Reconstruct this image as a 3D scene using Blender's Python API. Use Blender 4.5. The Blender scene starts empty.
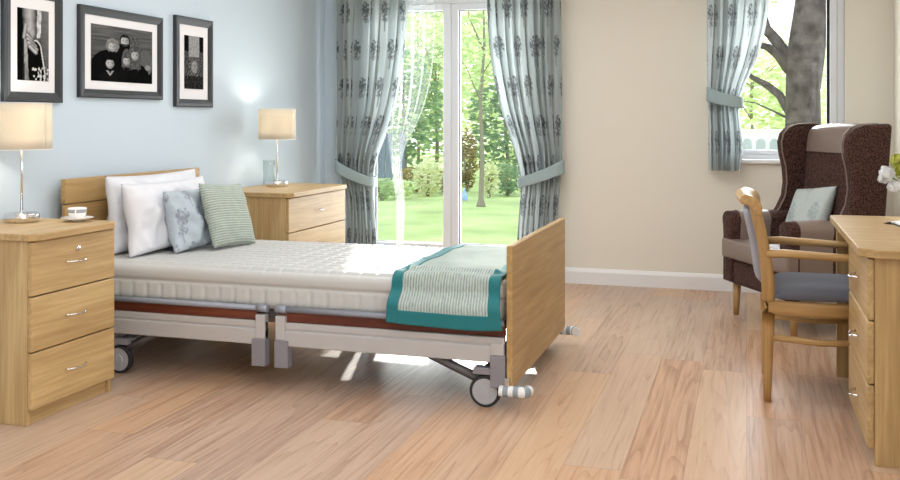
import bpy, bmesh, math, random
from mathutils import Vector, Matrix, noise, Euler
random.seed(7)
C = bpy.context.scene.collection
SC = bpy.context.scene
PI = math.pi
R = math.radians

# ------------------------------------------------------------------ materials
def new_mat(name):
    m = bpy.data.materials.new(name); m.use_nodes = True
    nt = m.node_tree
    b = nt.nodes['Principled BSDF']
    return m, nt, b

def N(nt, t, **kw):
    n = nt.nodes.new(t)
    for k, v in kw.items():
        if k.startswith('i_'):
            key = k[2:]
            key = int(key) if key.isdigit() else key.replace('_', ' ')
            n.inputs[key].default_value = v
        else:
            setattr(n, k, v)
    return n

def L(nt, a, b): nt.links.new(a, b)

def srgb(r, g, b):
    f = lambda c: (c/255/12.92) if c/255 <= .04045 else ((c/255+.055)/1.055)**2.4
    return (f(r), f(g), f(b), 1)

def ramp(nt, stops):
    n = nt.nodes.new('ShaderNodeValToRGB')
    e = n.color_ramp.elements
    while len(e) < len(stops): e.new(.5)
    for i, (p, c) in enumerate(stops):
        e[i].position = p; e[i].color = c
    return n

def coords(nt, scale=(1,1,1), kind='Object', rot=(0,0,0)):
    tc = N(nt, 'ShaderNodeTexCoord'); mp = N(nt, 'ShaderNodeMapping')
    mp.inputs['Scale'].default_value = scale
    mp.inputs['Rotation'].default_value = rot
    L(nt, tc.outputs[kind], mp.inputs['Vector'])
    return mp.outputs['Vector']

def plain(name, col, rough=.5, metal=0, spec=.5, bump=None, sheen=0, var=None):
    m, nt, b = new_mat(name)
    b.inputs['Base Color'].default_value = col
    b.inputs['Roughness'].default_value = rough
    b.inputs['Metallic'].default_value = metal
    b.inputs['Specular IOR Level'].default_value = spec
    if sheen: b.inputs['Sheen Weight'].default_value = sheen
    if var:
        sc, amt = var
        nz = N(nt, 'ShaderNodeTexNoise', i_Scale=sc, i_Detail=3.0)
        L(nt, coords(nt), nz.inputs['Vector'])
        lo = tuple(c*(1-amt) for c in col[:3])+(1,); hi = tuple(min(1, c*(1+amt)) for c in col[:3])+(1,)
        rp = ramp(nt, [(.3, lo), (.7, hi)])
        L(nt, nz.outputs['Fac'], rp.inputs['Fac']); L(nt, rp.outputs['Color'], b.inputs['Base Color'])
    if bump:
        sc, st = bump
        nz = N(nt, 'ShaderNodeTexNoise', i_Scale=sc, i_Detail=3.0)
        L(nt, coords(nt), nz.inputs['Vector'])
        bp = N(nt, 'ShaderNodeBump', i_Strength=st, i_Distance=.01)
        L(nt, nz.outputs['Fac'], bp.inputs['Height']); L(nt, bp.outputs['Normal'], b.inputs['Normal'])
    return m

def oak(name, axis, light=(202,173,124), dark=(166,134,88), rough=.42, fine=1.35):
    """oak veneer with the grain running along axis 0/1/2"""
    m, nt, b = new_mat(name)
    s = [42*fine]*3; s[axis] = 1.6*fine
    v = coords(nt, tuple(s))
    n1 = N(nt, 'ShaderNodeTexNoise', i_Scale=1.0, i_Detail=5.0, i_Roughness=.62, i_Distortion=.5)
    L(nt, v, n1.inputs['Vector'])
    s2 = [7.0]*3; s2[axis] = .9
    v2 = coords(nt, tuple(s2))
    n2 = N(nt, 'ShaderNodeTexNoise', i_Scale=1.0, i_Detail=3.0, i_Distortion=1.2)
    L(nt, v2, n2.inputs['Vector'])
    mx = N(nt, 'ShaderNodeMath', operation='MULTIPLY_ADD'); mx.inputs[1].default_value = .55
    L(nt, n1.outputs['Fac'], mx.inputs[0])
    ml = N(nt, 'ShaderNodeMath', operation='MULTIPLY'); ml.inputs[1].default_value = .45
    L(nt, n2.outputs['Fac'], ml.inputs[0]); L(nt, ml.outputs[0], mx.inputs[2])
    rp = ramp(nt, [(.34, srgb(*dark)), (.5, srgb(*[(a+c)//2 for a, c in zip(light, dark)])), (.62, srgb(*light))])
    L(nt, mx.outputs[0], rp.inputs['Fac'])
    L(nt, rp.outputs['Color'], b.inputs['Base Color'])
    b.inputs['Roughness'].default_value = rough
    b.inputs['Specular IOR Level'].default_value = .4
    bp = N(nt, 'ShaderNodeBump', i_Strength=.08, i_Distance=.004)
    L(nt, n1.outputs['Fac'], bp.inputs['Height']); L(nt, bp.outputs['Normal'], b.inputs['Normal'])
    return m

def weave(name, c1, c2, scale=260, rough=.9, bump=.4, sheen=.2, stretch=(1,1,1)):
    """speckled cloth"""
    m, nt, b = new_mat(name)
    v = coords(nt, tuple(scale*s for s in stretch))
    n1 = N(nt, 'ShaderNodeTexNoise', i_Scale=1.0, i_Detail=2.0, i_Roughness=.7)
    L(nt, v, n1.inputs['Vector'])
    rp = ramp(nt, [(.38, srgb(*c1)), (.62, srgb(*c2))])
    L(nt, n1.outputs['Fac'], rp.inputs['Fac']); L(nt, rp.outputs['Color'], b.inputs['Base Color'])
    b.inputs['Roughness'].default_value = rough
    b.inputs['Specular IOR Level'].default_value = .2
    b.inputs['Sheen Weight'].default_value = sheen
    bp = N(nt, 'ShaderNodeBump', i_Strength=bump, i_Distance=.003)
    L(nt, n1.outputs['Fac'], bp.inputs['Height']); L(nt, bp.outputs['Normal'], b.inputs['Normal'])
    return m

def attr_mat(name, rough=.8, spec=.2, translucent=0.0, bump=None):
    m, nt, b = new_mat(name)
    a = N(nt, 'ShaderNodeAttribute'); a.attribute_name = 'print'
    L(nt, a.outputs['Color'], b.inputs['Base Color'])
    b.inputs['Roughness'].default_value = rough
    b.inputs['Specular IOR Level'].default_value = spec
    if bump:
        sc, st = bump
        nz = N(nt, 'ShaderNodeTexNoise', i_Scale=sc, i_Detail=2.0)
        L(nt, coords(nt), nz.inputs['Vector'])
        bp = N(nt, 'ShaderNodeBump', i_Strength=st, i_Distance=.004)
        L(nt, nz.outputs['Fac'], bp.inputs['Height']); L(nt, bp.outputs['Normal'], b.inputs['Normal'])
    if translucent:
        tr = N(nt, 'ShaderNodeBsdfTranslucent'); L(nt, a.outputs['Color'], tr.inputs['Color'])
        mx = N(nt, 'ShaderNodeMixShader', i_Fac=translucent)
        L(nt, b.outputs[0], mx.inputs[1]); L(nt, tr.outputs[0], mx.inputs[2])
        L(nt, mx.outputs[0], nt.nodes['Material Output'].inputs['Surface'])
    return m

def glass_mat(name, tint=(1,1,1,1), refl=.08):
    m, nt, b = new_mat(name)
    nt.nodes.remove(b)
    tr = N(nt, 'ShaderNodeBsdfTransparent'); tr.inputs[0].default_value = tint
    gl = N(nt, 'ShaderNodeBsdfGlossy'); gl.inputs['Roughness'].default_value = .02
    lw = N(nt, 'ShaderNodeLayerWeight', i_Blend=.5)
    pw = N(nt, 'ShaderNodeMath', operation='POWER'); pw.inputs[1].default_value = 3.0; L(nt, lw.outputs['Facing'], pw.inputs[0])
    ml = N(nt, 'ShaderNodeMath', operation='MULTIPLY_ADD'); ml.inputs[1].default_value = refl*5; ml.inputs[2].default_value = refl*.35
    L(nt, pw.outputs[0], ml.inputs[0])
    mx = N(nt, 'ShaderNodeMixShader')
    L(nt, ml.outputs[0], mx.inputs[0]); L(nt, tr.outputs[0], mx.inputs[1]); L(nt, gl.outputs[0], mx.inputs[2])
    L(nt, mx.outputs[0], nt.nodes['Material Output'].inputs['Surface'])
    return m

def leaf_mat(name, c1, c2, tr=.5):
    m, nt, b = new_mat(name)
    nt.nodes.remove(b)
    oi = N(nt, 'ShaderNodeNewGeometry')
    rp = ramp(nt, [(.0, srgb(*c1)), (1.0, srgb(*c2))])
    L(nt, oi.outputs['Random Per Island'], rp.inputs['Fac'])
    d = N(nt, 'ShaderNodeBsdfDiffuse'); t = N(nt, 'ShaderNodeBsdfTranslucent')
    L(nt, rp.outputs['Color'], d.inputs['Color']); L(nt, rp.outputs['Color'], t.inputs['Color'])
    mx = N(nt, 'ShaderNodeMixShader', i_Fac=tr)
    L(nt, d.outputs[0], mx.inputs[1]); L(nt, t.outputs[0], mx.inputs[2])
    L(nt, mx.outputs[0], nt.nodes['Material Output'].inputs['Surface'])
    return m

def sheer_mat(name, col, opacity):
    m, nt, b = new_mat(name)
    nt.nodes.remove(b)
    d = N(nt, 'ShaderNodeBsdfDiffuse'); t = N(nt, 'ShaderNodeBsdfTranslucent'); x = N(nt, 'ShaderNodeBsdfTransparent')
    d.inputs['Color'].default_value = col; t.inputs['Color'].default_value = col
    m1 = N(nt, 'ShaderNodeMixShader', i_Fac=.6)
    L(nt, d.outputs[0], m1.inputs[1]); L(nt, t.outputs[0], m1.inputs[2])
    # a woven net looks denser when seen along its threads
    lw = N(nt, 'ShaderNodeLayerWeight', i_Blend=.45)
    mr = N(nt, 'ShaderNodeMapRange'); mr.inputs['To Min'].default_value = opacity; mr.inputs['To Max'].default_value = .42
    L(nt, lw.outputs['Facing'], mr.inputs['Value'])
    m2 = N(nt, 'ShaderNodeMixShader')
    L(nt, mr.outputs[0], m2.inputs[0]); L(nt, x.outputs[0], m2.inputs[1]); L(nt, m1.outputs[0], m2.inputs[2])
    L(nt, m2.outputs[0], nt.nodes['Material Output'].inputs['Surface'])
    return m

def shade_mat(name, col, tr=.5):
    m, nt, b = new_mat(name)
    nt.nodes.remove(b)
    d = N(nt, 'ShaderNodeBsdfDiffuse'); t = N(nt, 'ShaderNodeBsdfTranslucent')
    d.inputs['Color'].default_value = col; t.inputs['Color'].default_value = col
    m1 = N(nt, 'ShaderNodeMixShader', i_Fac=tr)
    L(nt, d.outputs[0], m1.inputs[1]); L(nt, t.outputs[0], m1.inputs[2])
    L(nt, m1.outputs[0], nt.nodes['Material Output'].inputs['Surface'])
    return m

def floor_mat():
    m, nt, b = new_mat('floor_boards')
    W, LEN = .195, 1.6
    tc = N(nt, 'ShaderNodeTexCoord'); sp = N(nt, 'ShaderNodeSeparateXYZ')
    L(nt, tc.outputs['Object'], sp.inputs[0])
    def M(op, a, bb=None, cc=None):
        n = N(nt, 'ShaderNodeMath', operation=op)
        for i, q in enumerate((a, bb, cc)):
            if q is None: continue
            if isinstance(q, (int, float)): n.inputs[i].default_value = q
            else: L(nt, q, n.inputs[i])
        return n.outputs[0]
    x = M('DIVIDE', sp.outputs['X'], W); xi = M('FLOOR', x); xf = M('FRACT', x)
    w1 = N(nt, 'ShaderNodeTexWhiteNoise', noise_dimensions='1D'); L(nt, xi, w1.inputs['W'])
    y = M('ADD', M('DIVIDE', sp.outputs['Y'], LEN), w1.outputs['Value']); yi = M('FLOOR', y); yf = M('FRACT', y)
    cid = N(nt, 'ShaderNodeCombineXYZ'); L(nt, xi, cid.inputs[0]); L(nt, yi, cid.inputs[1])
    w2 = N(nt, 'ShaderNodeTexWhiteNoise', noise_dimensions='3D'); L(nt, cid.outputs[0], w2.inputs['Vector'])
    # grain, each board shifted by its own random offset
    off = M('MULTIPLY', w2.outputs['Value'], 37.0)
    gx = M('ADD', M('MULTIPLY', sp.outputs['X'], 60.0), off); gy = M('ADD', M('MULTIPLY', sp.outputs['Y'], 2.2), off)
    gv = N(nt, 'ShaderNodeCombineXYZ'); L(nt, gx, gv.inputs[0]); L(nt, gy, gv.inputs[1]); L(nt, off, gv.inputs[2])
    n1 = N(nt, 'ShaderNodeTexNoise', i_Scale=1.0, i_Detail=5.0, i_Roughness=.6, i_Distortion=.4); L(nt, gv.outputs[0], n1.inputs['Vector'])
    # cathedral figure: rings from a stretched noise
    hx = M('ADD', M('MULTIPLY', sp.outputs['X'], 9.0), off); hy = M('ADD', M('MULTIPLY', sp.outputs['Y'], .55), off)
    hv = N(nt, 'ShaderNodeCombineXYZ'); L(nt, hx, hv.inputs[0]); L(nt, hy, hv.inputs[1]); L(nt, off, hv.inputs[2])
    n2 = N(nt, 'ShaderNodeTexNoise', i_Scale=1.0, i_Detail=1.5, i_Distortion=.3); L(nt, hv.outputs[0], n2.inputs['Vector'])
    rings = M('FRACT', M('MULTIPLY', n2.outputs['Fac'], 9.0))
    ringl = M('POWER', rings, 3.0)
    val = M('ADD', M('MULTIPLY', n1.outputs['Fac'], .66), M('MULTIPLY', ringl, -.13))
    val = M('ADD', val, M('MULTIPLY', w2.outputs['Value'], .17))
    rp = ramp(nt, [(.2, srgb(166,130,103)), (.38, srgb(194,159,131)), (.58, srgb(203,171,145)), (.74, srgb(211,183,160))])
    L(nt, val, rp.inputs['Fac'])
    # hue shift per board
    hs = N(nt, 'ShaderNodeHueSaturation')
    L(nt, M('ADD', M('MULTIPLY', w2.outputs['Value'], .009), .4955), hs.inputs['Hue'])
    w3 = N(nt, 'ShaderNodeTexWhiteNoise', noise_dimensions='4D'); L(nt, cid.outputs[0], w3.inputs['Vector']); w3.inputs['W'].default_value = 3.3
    L(nt, M('ADD', M('MULTIPLY', w3.outputs['Value'], .3), .78), hs.inputs['Saturation'])
    L(nt, M('ADD', M('MULTIPLY', w3.outputs['Value'], .12), .94), hs.inputs['Value'])
    L(nt, rp.outputs['Color'], hs.inputs['Color'])
    # joints
    ex = M('LESS_THAN', M('MINIMUM', xf, M('SUBTRACT', 1.0, xf)), .008)
    ey = M('LESS_THAN', M('MINIMUM', yf, M('SUBTRACT', 1.0, yf)), .0012)
    j = M('MULTIPLY', M('MAXIMUM', ex, ey), .3)
    mx = N(nt, 'ShaderNodeMixRGB'); L(nt, j, mx.inputs[0]); L(nt, hs.outputs[0], mx.inputs[1]); mx.inputs[2].default_value = srgb(110,78,60)
    L(nt, mx.outputs[0], b.inputs['Base Color'])
    b.inputs['Roughness'].default_value = .34
    b.inputs['Specular IOR Level'].default_value = .45
    bp = N(nt, 'ShaderNodeBump', i_Strength=.05, i_Distance=.003)
    L(nt, n1.outputs['Fac'], bp.inputs['Height']); L(nt, bp.outputs['Normal'], b.inputs['Normal'])
    return m

M_ = {}
M_['wall_blue'] = plain('wall_blue', srgb(198,212,223), .58, bump=(140, .03), spec=.35)
M_['wall_cream'] = plain('wall_cream', srgb(233,228,216), .6, bump=(140, .03), spec=.3)
M_['ceiling'] = plain('ceiling_white', srgb(240,238,232), .8)
M_['white'] = plain('white_gloss', srgb(238,238,240), .3)
M_['upvc'] = plain('upvc', srgb(230,234,241), .3)
M_['gasket'] = plain('gasket', srgb(35,38,42), .6)
M_['glass'] = glass_mat('pane_glass')
M_['floor'] = floor_mat()
M_['oak_x'] = oak('oak_x', 0); M_['oak_y'] = oak('oak_y', 1); M_['oak_z'] = oak('oak_z', 2)
M_['oakd_x'] = oak('oak_chair_x', 0, (200,166,112), (164,127,79)); M_['oakd_z'] = oak('oak_chair_z', 2, (200,166,112), (164,127,79)); M_['oakd_y'] = oak('oak_chair_y', 1, (200,166,112), (164,127,79))
M_['ash_y'] = oak('footboard_oak', 1, (196,164,112), (160,127,80), fine=1.2)
M_['chrome'] = plain('chrome', srgb(225,225,228), .12, 1)
M_['steel'] = plain('brushed_steel', srgb(200,200,202), .3, 1)
M_['silver'] = plain('silver_paint', srgb(190,188,188), .38, .15)
M_['grey_rail'] = plain('grey_blue_rail', srgb(150,155,168), .4, .2)
M_['grey_plastic'] = plain('grey_plastic', srgb(136,133,140), .5)
M_['red_wood'] = oak('red_wood', 0, (116,58,38), (78,34,24), .35)
M_['dark_metal'] = plain('dark_metal', srgb(104,102,104), .5, .3)
M_['rubber'] = plain('rubber', srgb(40,40,42), .7)
M_['wheel_grey'] = plain('wheel_grey', srgb(176,176,180), .4)
M_['bump_white'] = plain('bumper_white', srgb(236,238,240), .35)
M_['bump_grey'] = plain('bumper_grey', srgb(146,158,166), .4)
M_['mattress'] = plain('mattress_cover', srgb(196,196,194), .45, spec=.45, bump=(500, .05))
M_['pillow'] = plain('pillow_cotton', srgb(224,225,231), .85, spec=.15, bump=(14, .25))
M_['rib'] = None
M_['print_cloth'] = attr_mat('tree_print_cloth', .85, .15, .22, bump=(500, .15))
M_['print_cushion'] = attr_mat('tree_print_cushion', .85, .15, 0, bump=(18, .3))
M_['photo'] = attr_mat('photo_paper', .85, .05)
M_['tie'] = plain('tieback_cloth', srgb(158,178,182), .8, bump=(300, .1))
M_['teal'] = plain('teal_trim', srgb(14,112,118), .75, sheen=.2, bump=(350, .2))
M_['sheer'] = sheer_mat('sheer_net', (.95,.97,.97,1), .03)
M_['shade'] = shade_mat('lamp_shade_linen', srgb(232,224,208), .32)
M_['frame'] = plain('frame_charcoal', srgb(42,45,49), .45, spec=.5, bump=(60, .05))
M_['mount'] = plain('mount_white', srgb(232,230,232), .8)
M_['china'] = plain('white_china', srgb(244,242,240), .12)
M_['china_band'] = plain('china_band', srgb(176,180,188), .15, .3)
M_['tumbler'] = glass_mat('tumbler_glass', (.93,.96,.96,1), .12)
M_['tweed'] = weave('brown_tweed', (30,18,16), (98,69,61), 120, bump=.7, sheen=.05)
M_['taupe'] = plain('taupe_vinyl', srgb(134,118,110), .36, bump=(220, .06))
M_['slate'] = weave('slate_cloth', (92,96,108), (116,120,132), 420)
M_['lav'] = plain('back_vinyl', srgb(142,142,152), .5)
M_['page'] = plain('paper', srgb(244,243,240), .7)
M_['ink'] = plain('black_lacquer', srgb(24,24,28), .25)
M_['petal_w'] = leaf_mat('white_petal', (236,240,248), (255,255,255), .35)
M_['petal_g'] = leaf_mat('lime_petal', (170,178,70), (212,214,120), .35)
M_['stem'] = plain('stem_green', srgb(96,122,70), .6)
M_['lawn'] = plain('lawn_green', srgb(178,194,128), .9, spec=.1, bump=(60, .6), var=(1.2, .22))
M_['leaf_a'] = leaf_mat('leaf_bright', (194,210,146), (236,243,202), .65)
M_['leaf_b'] = leaf_mat('leaf_mid', (160,184,128), (208,222,168), .65)
M_['leaf_d'] = leaf_mat('leaf_deep', (122,150,116), (172,194,150), .6)
M_['leaf_y'] = leaf_mat('leaf_cream', (206,212,158), (250,249,222), .55)
M_['leaf_r'] = leaf_mat('leaf_copper', (136,122,78), (190,172,112), .5)
M_['bark'] = plain('bark', srgb(84,77,74), .95, bump=(26, 1.0), var=(11, .5), spec=.05)
M_['twig'] = plain('twig_bark', srgb(140,132,116), .9, spec=.1)
M_['fence'] = plain('fence_slate', srgb(112,120,134), .8, var=(2, .1))
M_['fence_w'] = plain('fence_white', srgb(244,245,247), .6)
M_['picket'] = plain('picket_grey', srgb(176,180,186), .7)
M_['stone_blue'] = plain('pale_blue_glaze', srgb(150,180,226), .35)

def rib_mat(name, axis, c1, c2, freq, bump=.6):
    m, nt, b = new_mat(name)
    tc = N(nt, 'ShaderNodeTexCoord'); sp = N(nt, 'ShaderNodeSeparateXYZ'); L(nt, tc.outputs['UV'], sp.inputs[0])
    nz = N(nt, 'ShaderNodeTexNoise', i_Scale=60.0, i_Detail=2.0); L(nt, tc.outputs['UV'], nz.inputs['Vector'])
    a = N(nt, 'ShaderNodeMath', operation='MULTIPLY_ADD'); L(nt, sp.outputs[axis], a.inputs[0]); a.inputs[1].default_value = freq*2*PI
    nm = N(nt, 'ShaderNodeMath', operation='MULTIPLY'); L(nt, nz.outputs['Fac'], nm.inputs[0]); nm.inputs[1].default_value = 3.0
    L(nt, nm.outputs[0], a.inputs[2])
    s = N(nt, 'ShaderNodeMath', operation='SINE'); L(nt, a.outputs[0], s.inputs[0])
    mr = N(nt, 'ShaderNodeMapRange'); mr.inputs['From Min'].default_value = -1; L(nt, s.outputs[0], mr.inputs['Value'])
    ad = N(nt, 'ShaderNodeMath', operation='MULTIPLY_ADD'); L(nt, nz.outputs['Fac'], ad.inputs[0]); ad.inputs[1].default_value = .8
    sb = N(nt, 'ShaderNodeMath', operation='MULTIPLY_ADD'); L(nt, mr.outputs[0], sb.inputs[0]); sb.inputs[1].default_value = .6; sb.inputs[2].default_value = -.2
    L(nt, sb.outputs[0], ad.inputs[2])
    rp = ramp(nt, [(.1, srgb(*c1)), (.8, srgb(*c2))]); L(nt, ad.outputs[0], rp.inputs['Fac'])
    L(nt, rp.outputs['Color'], b.inputs['Base Color'])
    b.inputs['Roughness'].default_value = .9; b.inputs['Specular IOR Level'].default_value = .15
    bp = N(nt, 'ShaderNodeBump', i_Strength=bump, i_Distance=.006)
    L(nt, ad.outputs[0], bp.inputs['Height']); L(nt, bp.outputs['Normal'], b.inputs['Normal'])
    return m
M_['rib'] = rib_mat('green_rib_knit', 1, (140,150,142), (190,198,188), 26)
M_['knit'] = rib_mat('grey_green_knit', 0, (136,152,147), (190,200,194), 32)

# ------------------------------------------------------------------ mesh helpers
def obj(name, bm, mat, parent=None, smooth=False, keep=False):
    me = bpy.data.meshes.new(name)
    bmesh.ops.recalc_face_normals(bm, faces=bm.faces) if not keep else None
    if smooth:
        for f in bm.faces: f.smooth = True
    bm.to_mesh(me); bm.free()
    for mm in (mat if isinstance(mat, (list, tuple)) else [mat]): me.materials.append(mm)
    o = bpy.data.objects.new(name, me); C.objects.link(o)
    if parent: o.parent = parent
    if smooth == 'auto': auto(o)
    return o

def auto(o, ang=40):
    me = o.data
    bm = bmesh.new(); bm.from_mesh(me)
    for e in bm.edges:
        if len(e.link_faces) == 2 and e.calc_face_angle(0) > R(ang): e.smooth = False
    bm.to_mesh(me); bm.free()

def empty(name, loc=(0,0,0), rz=0):
    o = bpy.data.objects.new(name, None); C.objects.link(o)
    o.empty_display_size = .1
    o.location = loc; o.rotation_euler = (0, 0, rz)
    return o

def tag(o, label, cat, group=None, kind=None):
    if label: o['label'] = label
    if cat: o['category'] = cat
    if group: o['group'] = group
    if kind: o['kind'] = kind
    return o

def thing(name, label, cat, loc=(0,0,0), rz=0, group=None):
    return tag(empty(name, loc, rz), label, cat, group)

def struct(name, bm, mat, parent=None, smooth=False):
    o = obj(name, bm, mat, parent, smooth)
    if parent is None: o['kind'] = 'structure'
    return o

def box(x0, x1, y0, y1, z0, z1, bev=0, seg=2, bm=None):
    t = bmesh.new()
    vs = [t.verts.new((x, y, z)) for x in (x0, x1) for y in (y0, y1) for z in (z0, z1)]
    for f in ((0,1,3,2),(4,6,7,5),(0,4,5,1),(2,3,7,6),(0,2,6,4),(1,5,7,3)):
        t.faces.new([vs[i] for i in f])
    if bev:
        bmesh.ops.bevel(t, geom=list(t.edges), offset=bev, segments=seg, profile=.5, affect='EDGES')
    if bm is None: return t
    merge(bm, t); return bm

def merge(bm, t, mtx=None, mi=None):
    if mtx is not None: bmesh.ops.transform(t, matrix=mtx, verts=t.verts)
    mp = {}
    for v in t.verts: mp[v] = bm.verts.new(v.co)
    for f in t.faces:
        try:
            nf = bm.faces.new([mp[v] for v in f.verts]); nf.smooth = f.smooth
            nf.material_index = f.material_index if mi is None else mi
        except ValueError: pass
    t.free()
    return bm

def frame_at(d):
    d = Vector(d).normalized()
    u = d.cross(Vector((0,0,1)))
    if u.length < 1e-4: u = Vector((1,0,0))
    u.normalize(); return u, d.cross(u).normalized()

def tube(pts, rad, seg=12, bm=None, caps=True, flat=(1,1)):
    """swept tube; rad a number or one per point"""
    bm = bm or bmesh.new()
    pts = [Vector(p) for p in pts]
    rad = rad if isinstance(rad, (list, tuple)) else [rad]*len(pts)
    rings = []; pu = None
    for i, p in enumerate(pts):
        d = (pts[min(i+1, len(pts)-1)]-pts[max(i-1, 0)]).normalized()
        if pu is None: u, w = frame_at(d)
        else:
            u = (pu-d*pu.dot(d)).normalized(); w = d.cross(u)
        pu = u
        rings.append([bm.verts.new(p+(u*math.cos(a)*flat[0]+w*math.sin(a)*flat[1])*rad[i]) for a in [2*PI*k/seg for k in range(seg)]])
    for a, b in zip(rings, rings[1:]):
        for k in range(seg):
            f = bm.faces.new((a[k], a[(k+1) % seg], b[(k+1) % seg], b[k])); f.smooth = True
    if caps:
        bm.faces.new(rings[0][::-1]); bm.faces.new(rings[-1])
    return bm

def lathe(prof, seg=32, bm=None, mtx=None, closed=False):
    t = bmesh.new(); rings = []
    for r, z in prof:
        if r < 1e-6: rings.append([t.verts.new((0,0,z))])
        else: rings.append([t.verts.new((r*math.cos(2*PI*k/seg), r*math.sin(2*PI*k/seg), z)) for k in range(seg)])
    pr = list(zip(rings, rings[1:]))
    if closed: pr.append((rings[-1], rings[0]))
    for a, b in pr:
        for k in range(seg):
            k2 = (k+1) % seg
            q = [a[0]] if len(a) == 1 else [a[k], a[k2]]
            q += [b[0]] if len(b) == 1 else [b[k2], b[k]]
            if len(q) > 2:
                f = t.faces.new(q); f.smooth = True
    if mtx is not None: bmesh.ops.transform(t, matrix=mtx, verts=t.verts)
    if bm is None: return t
    return merge(bm, t)

def prism(poly, axis, a0, a1, bev=0, seg=2, bm=None):
    """polygon in the plane across axis, extruded from a0 to a1"""
    t = bmesh.new()
    def P(p, a):
        return {0: (a, p[0], p[1]), 1: (p[0], a, p[1]), 2: (p[0], p[1], a)}[axis]
    A = [t.verts.new(P(p, a0)) for p in poly]; B = [t.verts.new(P(p, a1)) for p in poly]
    t.faces.new(A[::-1]); t.faces.new(B)
    n = len(poly)
    for i in range(n): t.faces.new((A[i], A[(i+1) % n], B[(i+1) % n], B[i]))
    bmesh.ops.recalc_face_normals(t, faces=t.faces)
    if bev:
        es = [e for e in t.edges if len(e.link_faces) == 2 and e.calc_face_angle(0) > R(35)]
        bmesh.ops.bevel(t, geom=es, offset=bev, segments=seg, profile=.5, affect='EDGES')
    if bm is None: return t
    return merge(bm, t)

def surface(fn, nu, nv, uv=True, bm=None, col=None, wrap=False):
    """grid surface fn(a,b)->point, with UVs and an optional printed colour col(a,b)"""
    bm = bm or bmesh.new()
    ul = bm.loops.layers.uv.verify() if uv else None
    cl = (bm.verts.layers.float_color.get('print') or bm.verts.layers.float_color.new('print')) if col else None
    g = []
    for i in range(nu+1):
        row = []
        for j in range(nv+1):
            a, b = i/nu, j/nv
            v = bm.verts.new(fn(a, b))
            if col: v[cl] = tuple(col(a, b))+(1,)
            row.append(v)
        g.append(row)
    for i in range(nu):
        for j in range(nv):
            f = bm.faces.new((g[i][j], g[i+1][j], g[i+1][j+1], g[i][j+1])); f.smooth = True
            if uv:
                for l, (a, b) in zip(f.loops, ((i, j), (i+1, j), (i+1, j+1), (i, j+1))): l[ul].uv = (a/nu, b/nv)
    return bm

def copy_tree(o, parent=None):
    c = o.copy(); C.objects.link(c)
    if parent: c.parent = parent
    for ch in list(o.children): copy_tree(ch, c)
    return c

def lerp(a, b, t): return a+(b-a)*t
def smooth(t): t = max(0, min(1, t)); return t*t*(3-2*t)
def interp(pts, x):
    if x <= pts[0][0]: return pts[0][1]
    if x >= pts[-1][0]: return pts[-1][1]
    for i, ((x0, y0), (x1, y1)) in enumerate(zip(pts, pts[1:])):
        if x0 <= x <= x1:
            # Catmull-Rom on the table
            ym = pts[i-1] if i > 0 else (2*x0-x1, 2*y0-y1)
            yp = pts[i+2] if i+2 < len(pts) else (2*x1-x0, 2*y1-y0)
            h = x1-x0; t = (x-x0)/h
            m0 = (y1-ym[1])/(x1-ym[0])*h; m1 = (yp[1]-y0)/(yp[0]-x0)*h
            return (2*t**3-3*t*t+1)*y0+(t**3-2*t*t+t)*m0+(-2*t**3+3*t*t)*y1+(t**3-t*t)*m1

# ------------------------------------------------------------------ the room
WX, BY, RX, FY, CZ = -3.08, 6.67, .90, -1.6, 2.5
W1 = (-2.80, -1.43, .10, 2.06)      # tall window opening x0,x1,z0,z1
W2 = (-.20, .612, .885, 2.06)       # small window
W3 = (.4, 2.9, .7, 2.2)             # added fill-light opening in the right wall, unseen behind the camera (y0,y1,z0,z1)
struct('floor', box(WX-.1, RX+.2, FY-.1, BY+.02, -.08, 0), M_['floor'])
struct('ceiling', box(WX-.1, RX+.2, FY-.1, BY+.3, CZ, CZ+.1), M_['ceiling'])
struct('wall_left', box(WX-.12, WX, FY-.1, BY+.25, 0, CZ), M_['wall_blue'])
TH = .26
bm = bmesh.new()
for a in ((W1[0], W1[1], 0, W1[2]), (W1[0], W1[1], W1[3], CZ), (W1[1], W2[0], 0, CZ), (W2[0], W2[1], 0, W2[2]), (W2[0], W2[1], W2[3], CZ), (W2[1], RX, 0, CZ)):
    box(a[0], a[1], BY, BY+TH, a[2], a[3], bm=bm)
struct('wall_back', bm, M_['wall_cream'])
struct('wall_back_left', box(WX, W1[0], BY, BY+TH, 0, CZ), M_['wall_blue'])
bm = bmesh.new()
for a in ((FY, -1.0, 0, CZ), (-1.0, 1.5, 0, .7), (-1.0, 1.5, 2.2, CZ), (1.5, BY+.25, 0, CZ)):
    box(RX, RX+.2, a[0], a[1], a[2], a[3], bm=bm)
struct('wall_right', bm, M_['wall_cream'])
struct('wall_front', box(WX, RX, FY-.1, FY, 0, CZ), M_['wall_cream'])
def skirting(name, a, axis, sgn, lo, hi):
    prof = [(0, 0), (.018, 0), (.018, .085), (.012, .1), (.006, .108), (0, .11)]
    poly = [(a+sgn*p, z) for p, z in prof]
    if axis == 1: return struct(name, prism([(p, z) for p, z in poly], 1, lo, hi), M_['white'])
    return struct(name, prism([(p, z) for p, z in poly], 0, lo, hi), M_['white'])
skirting('baseboard_back', BY, 0, -1, WX+.02, RX-.02)
skirting('baseboard_left', WX, 1, 1, FY, BY-.02)
skirting('baseboard_right', RX, 1, -1, FY, BY-.02)

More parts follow.
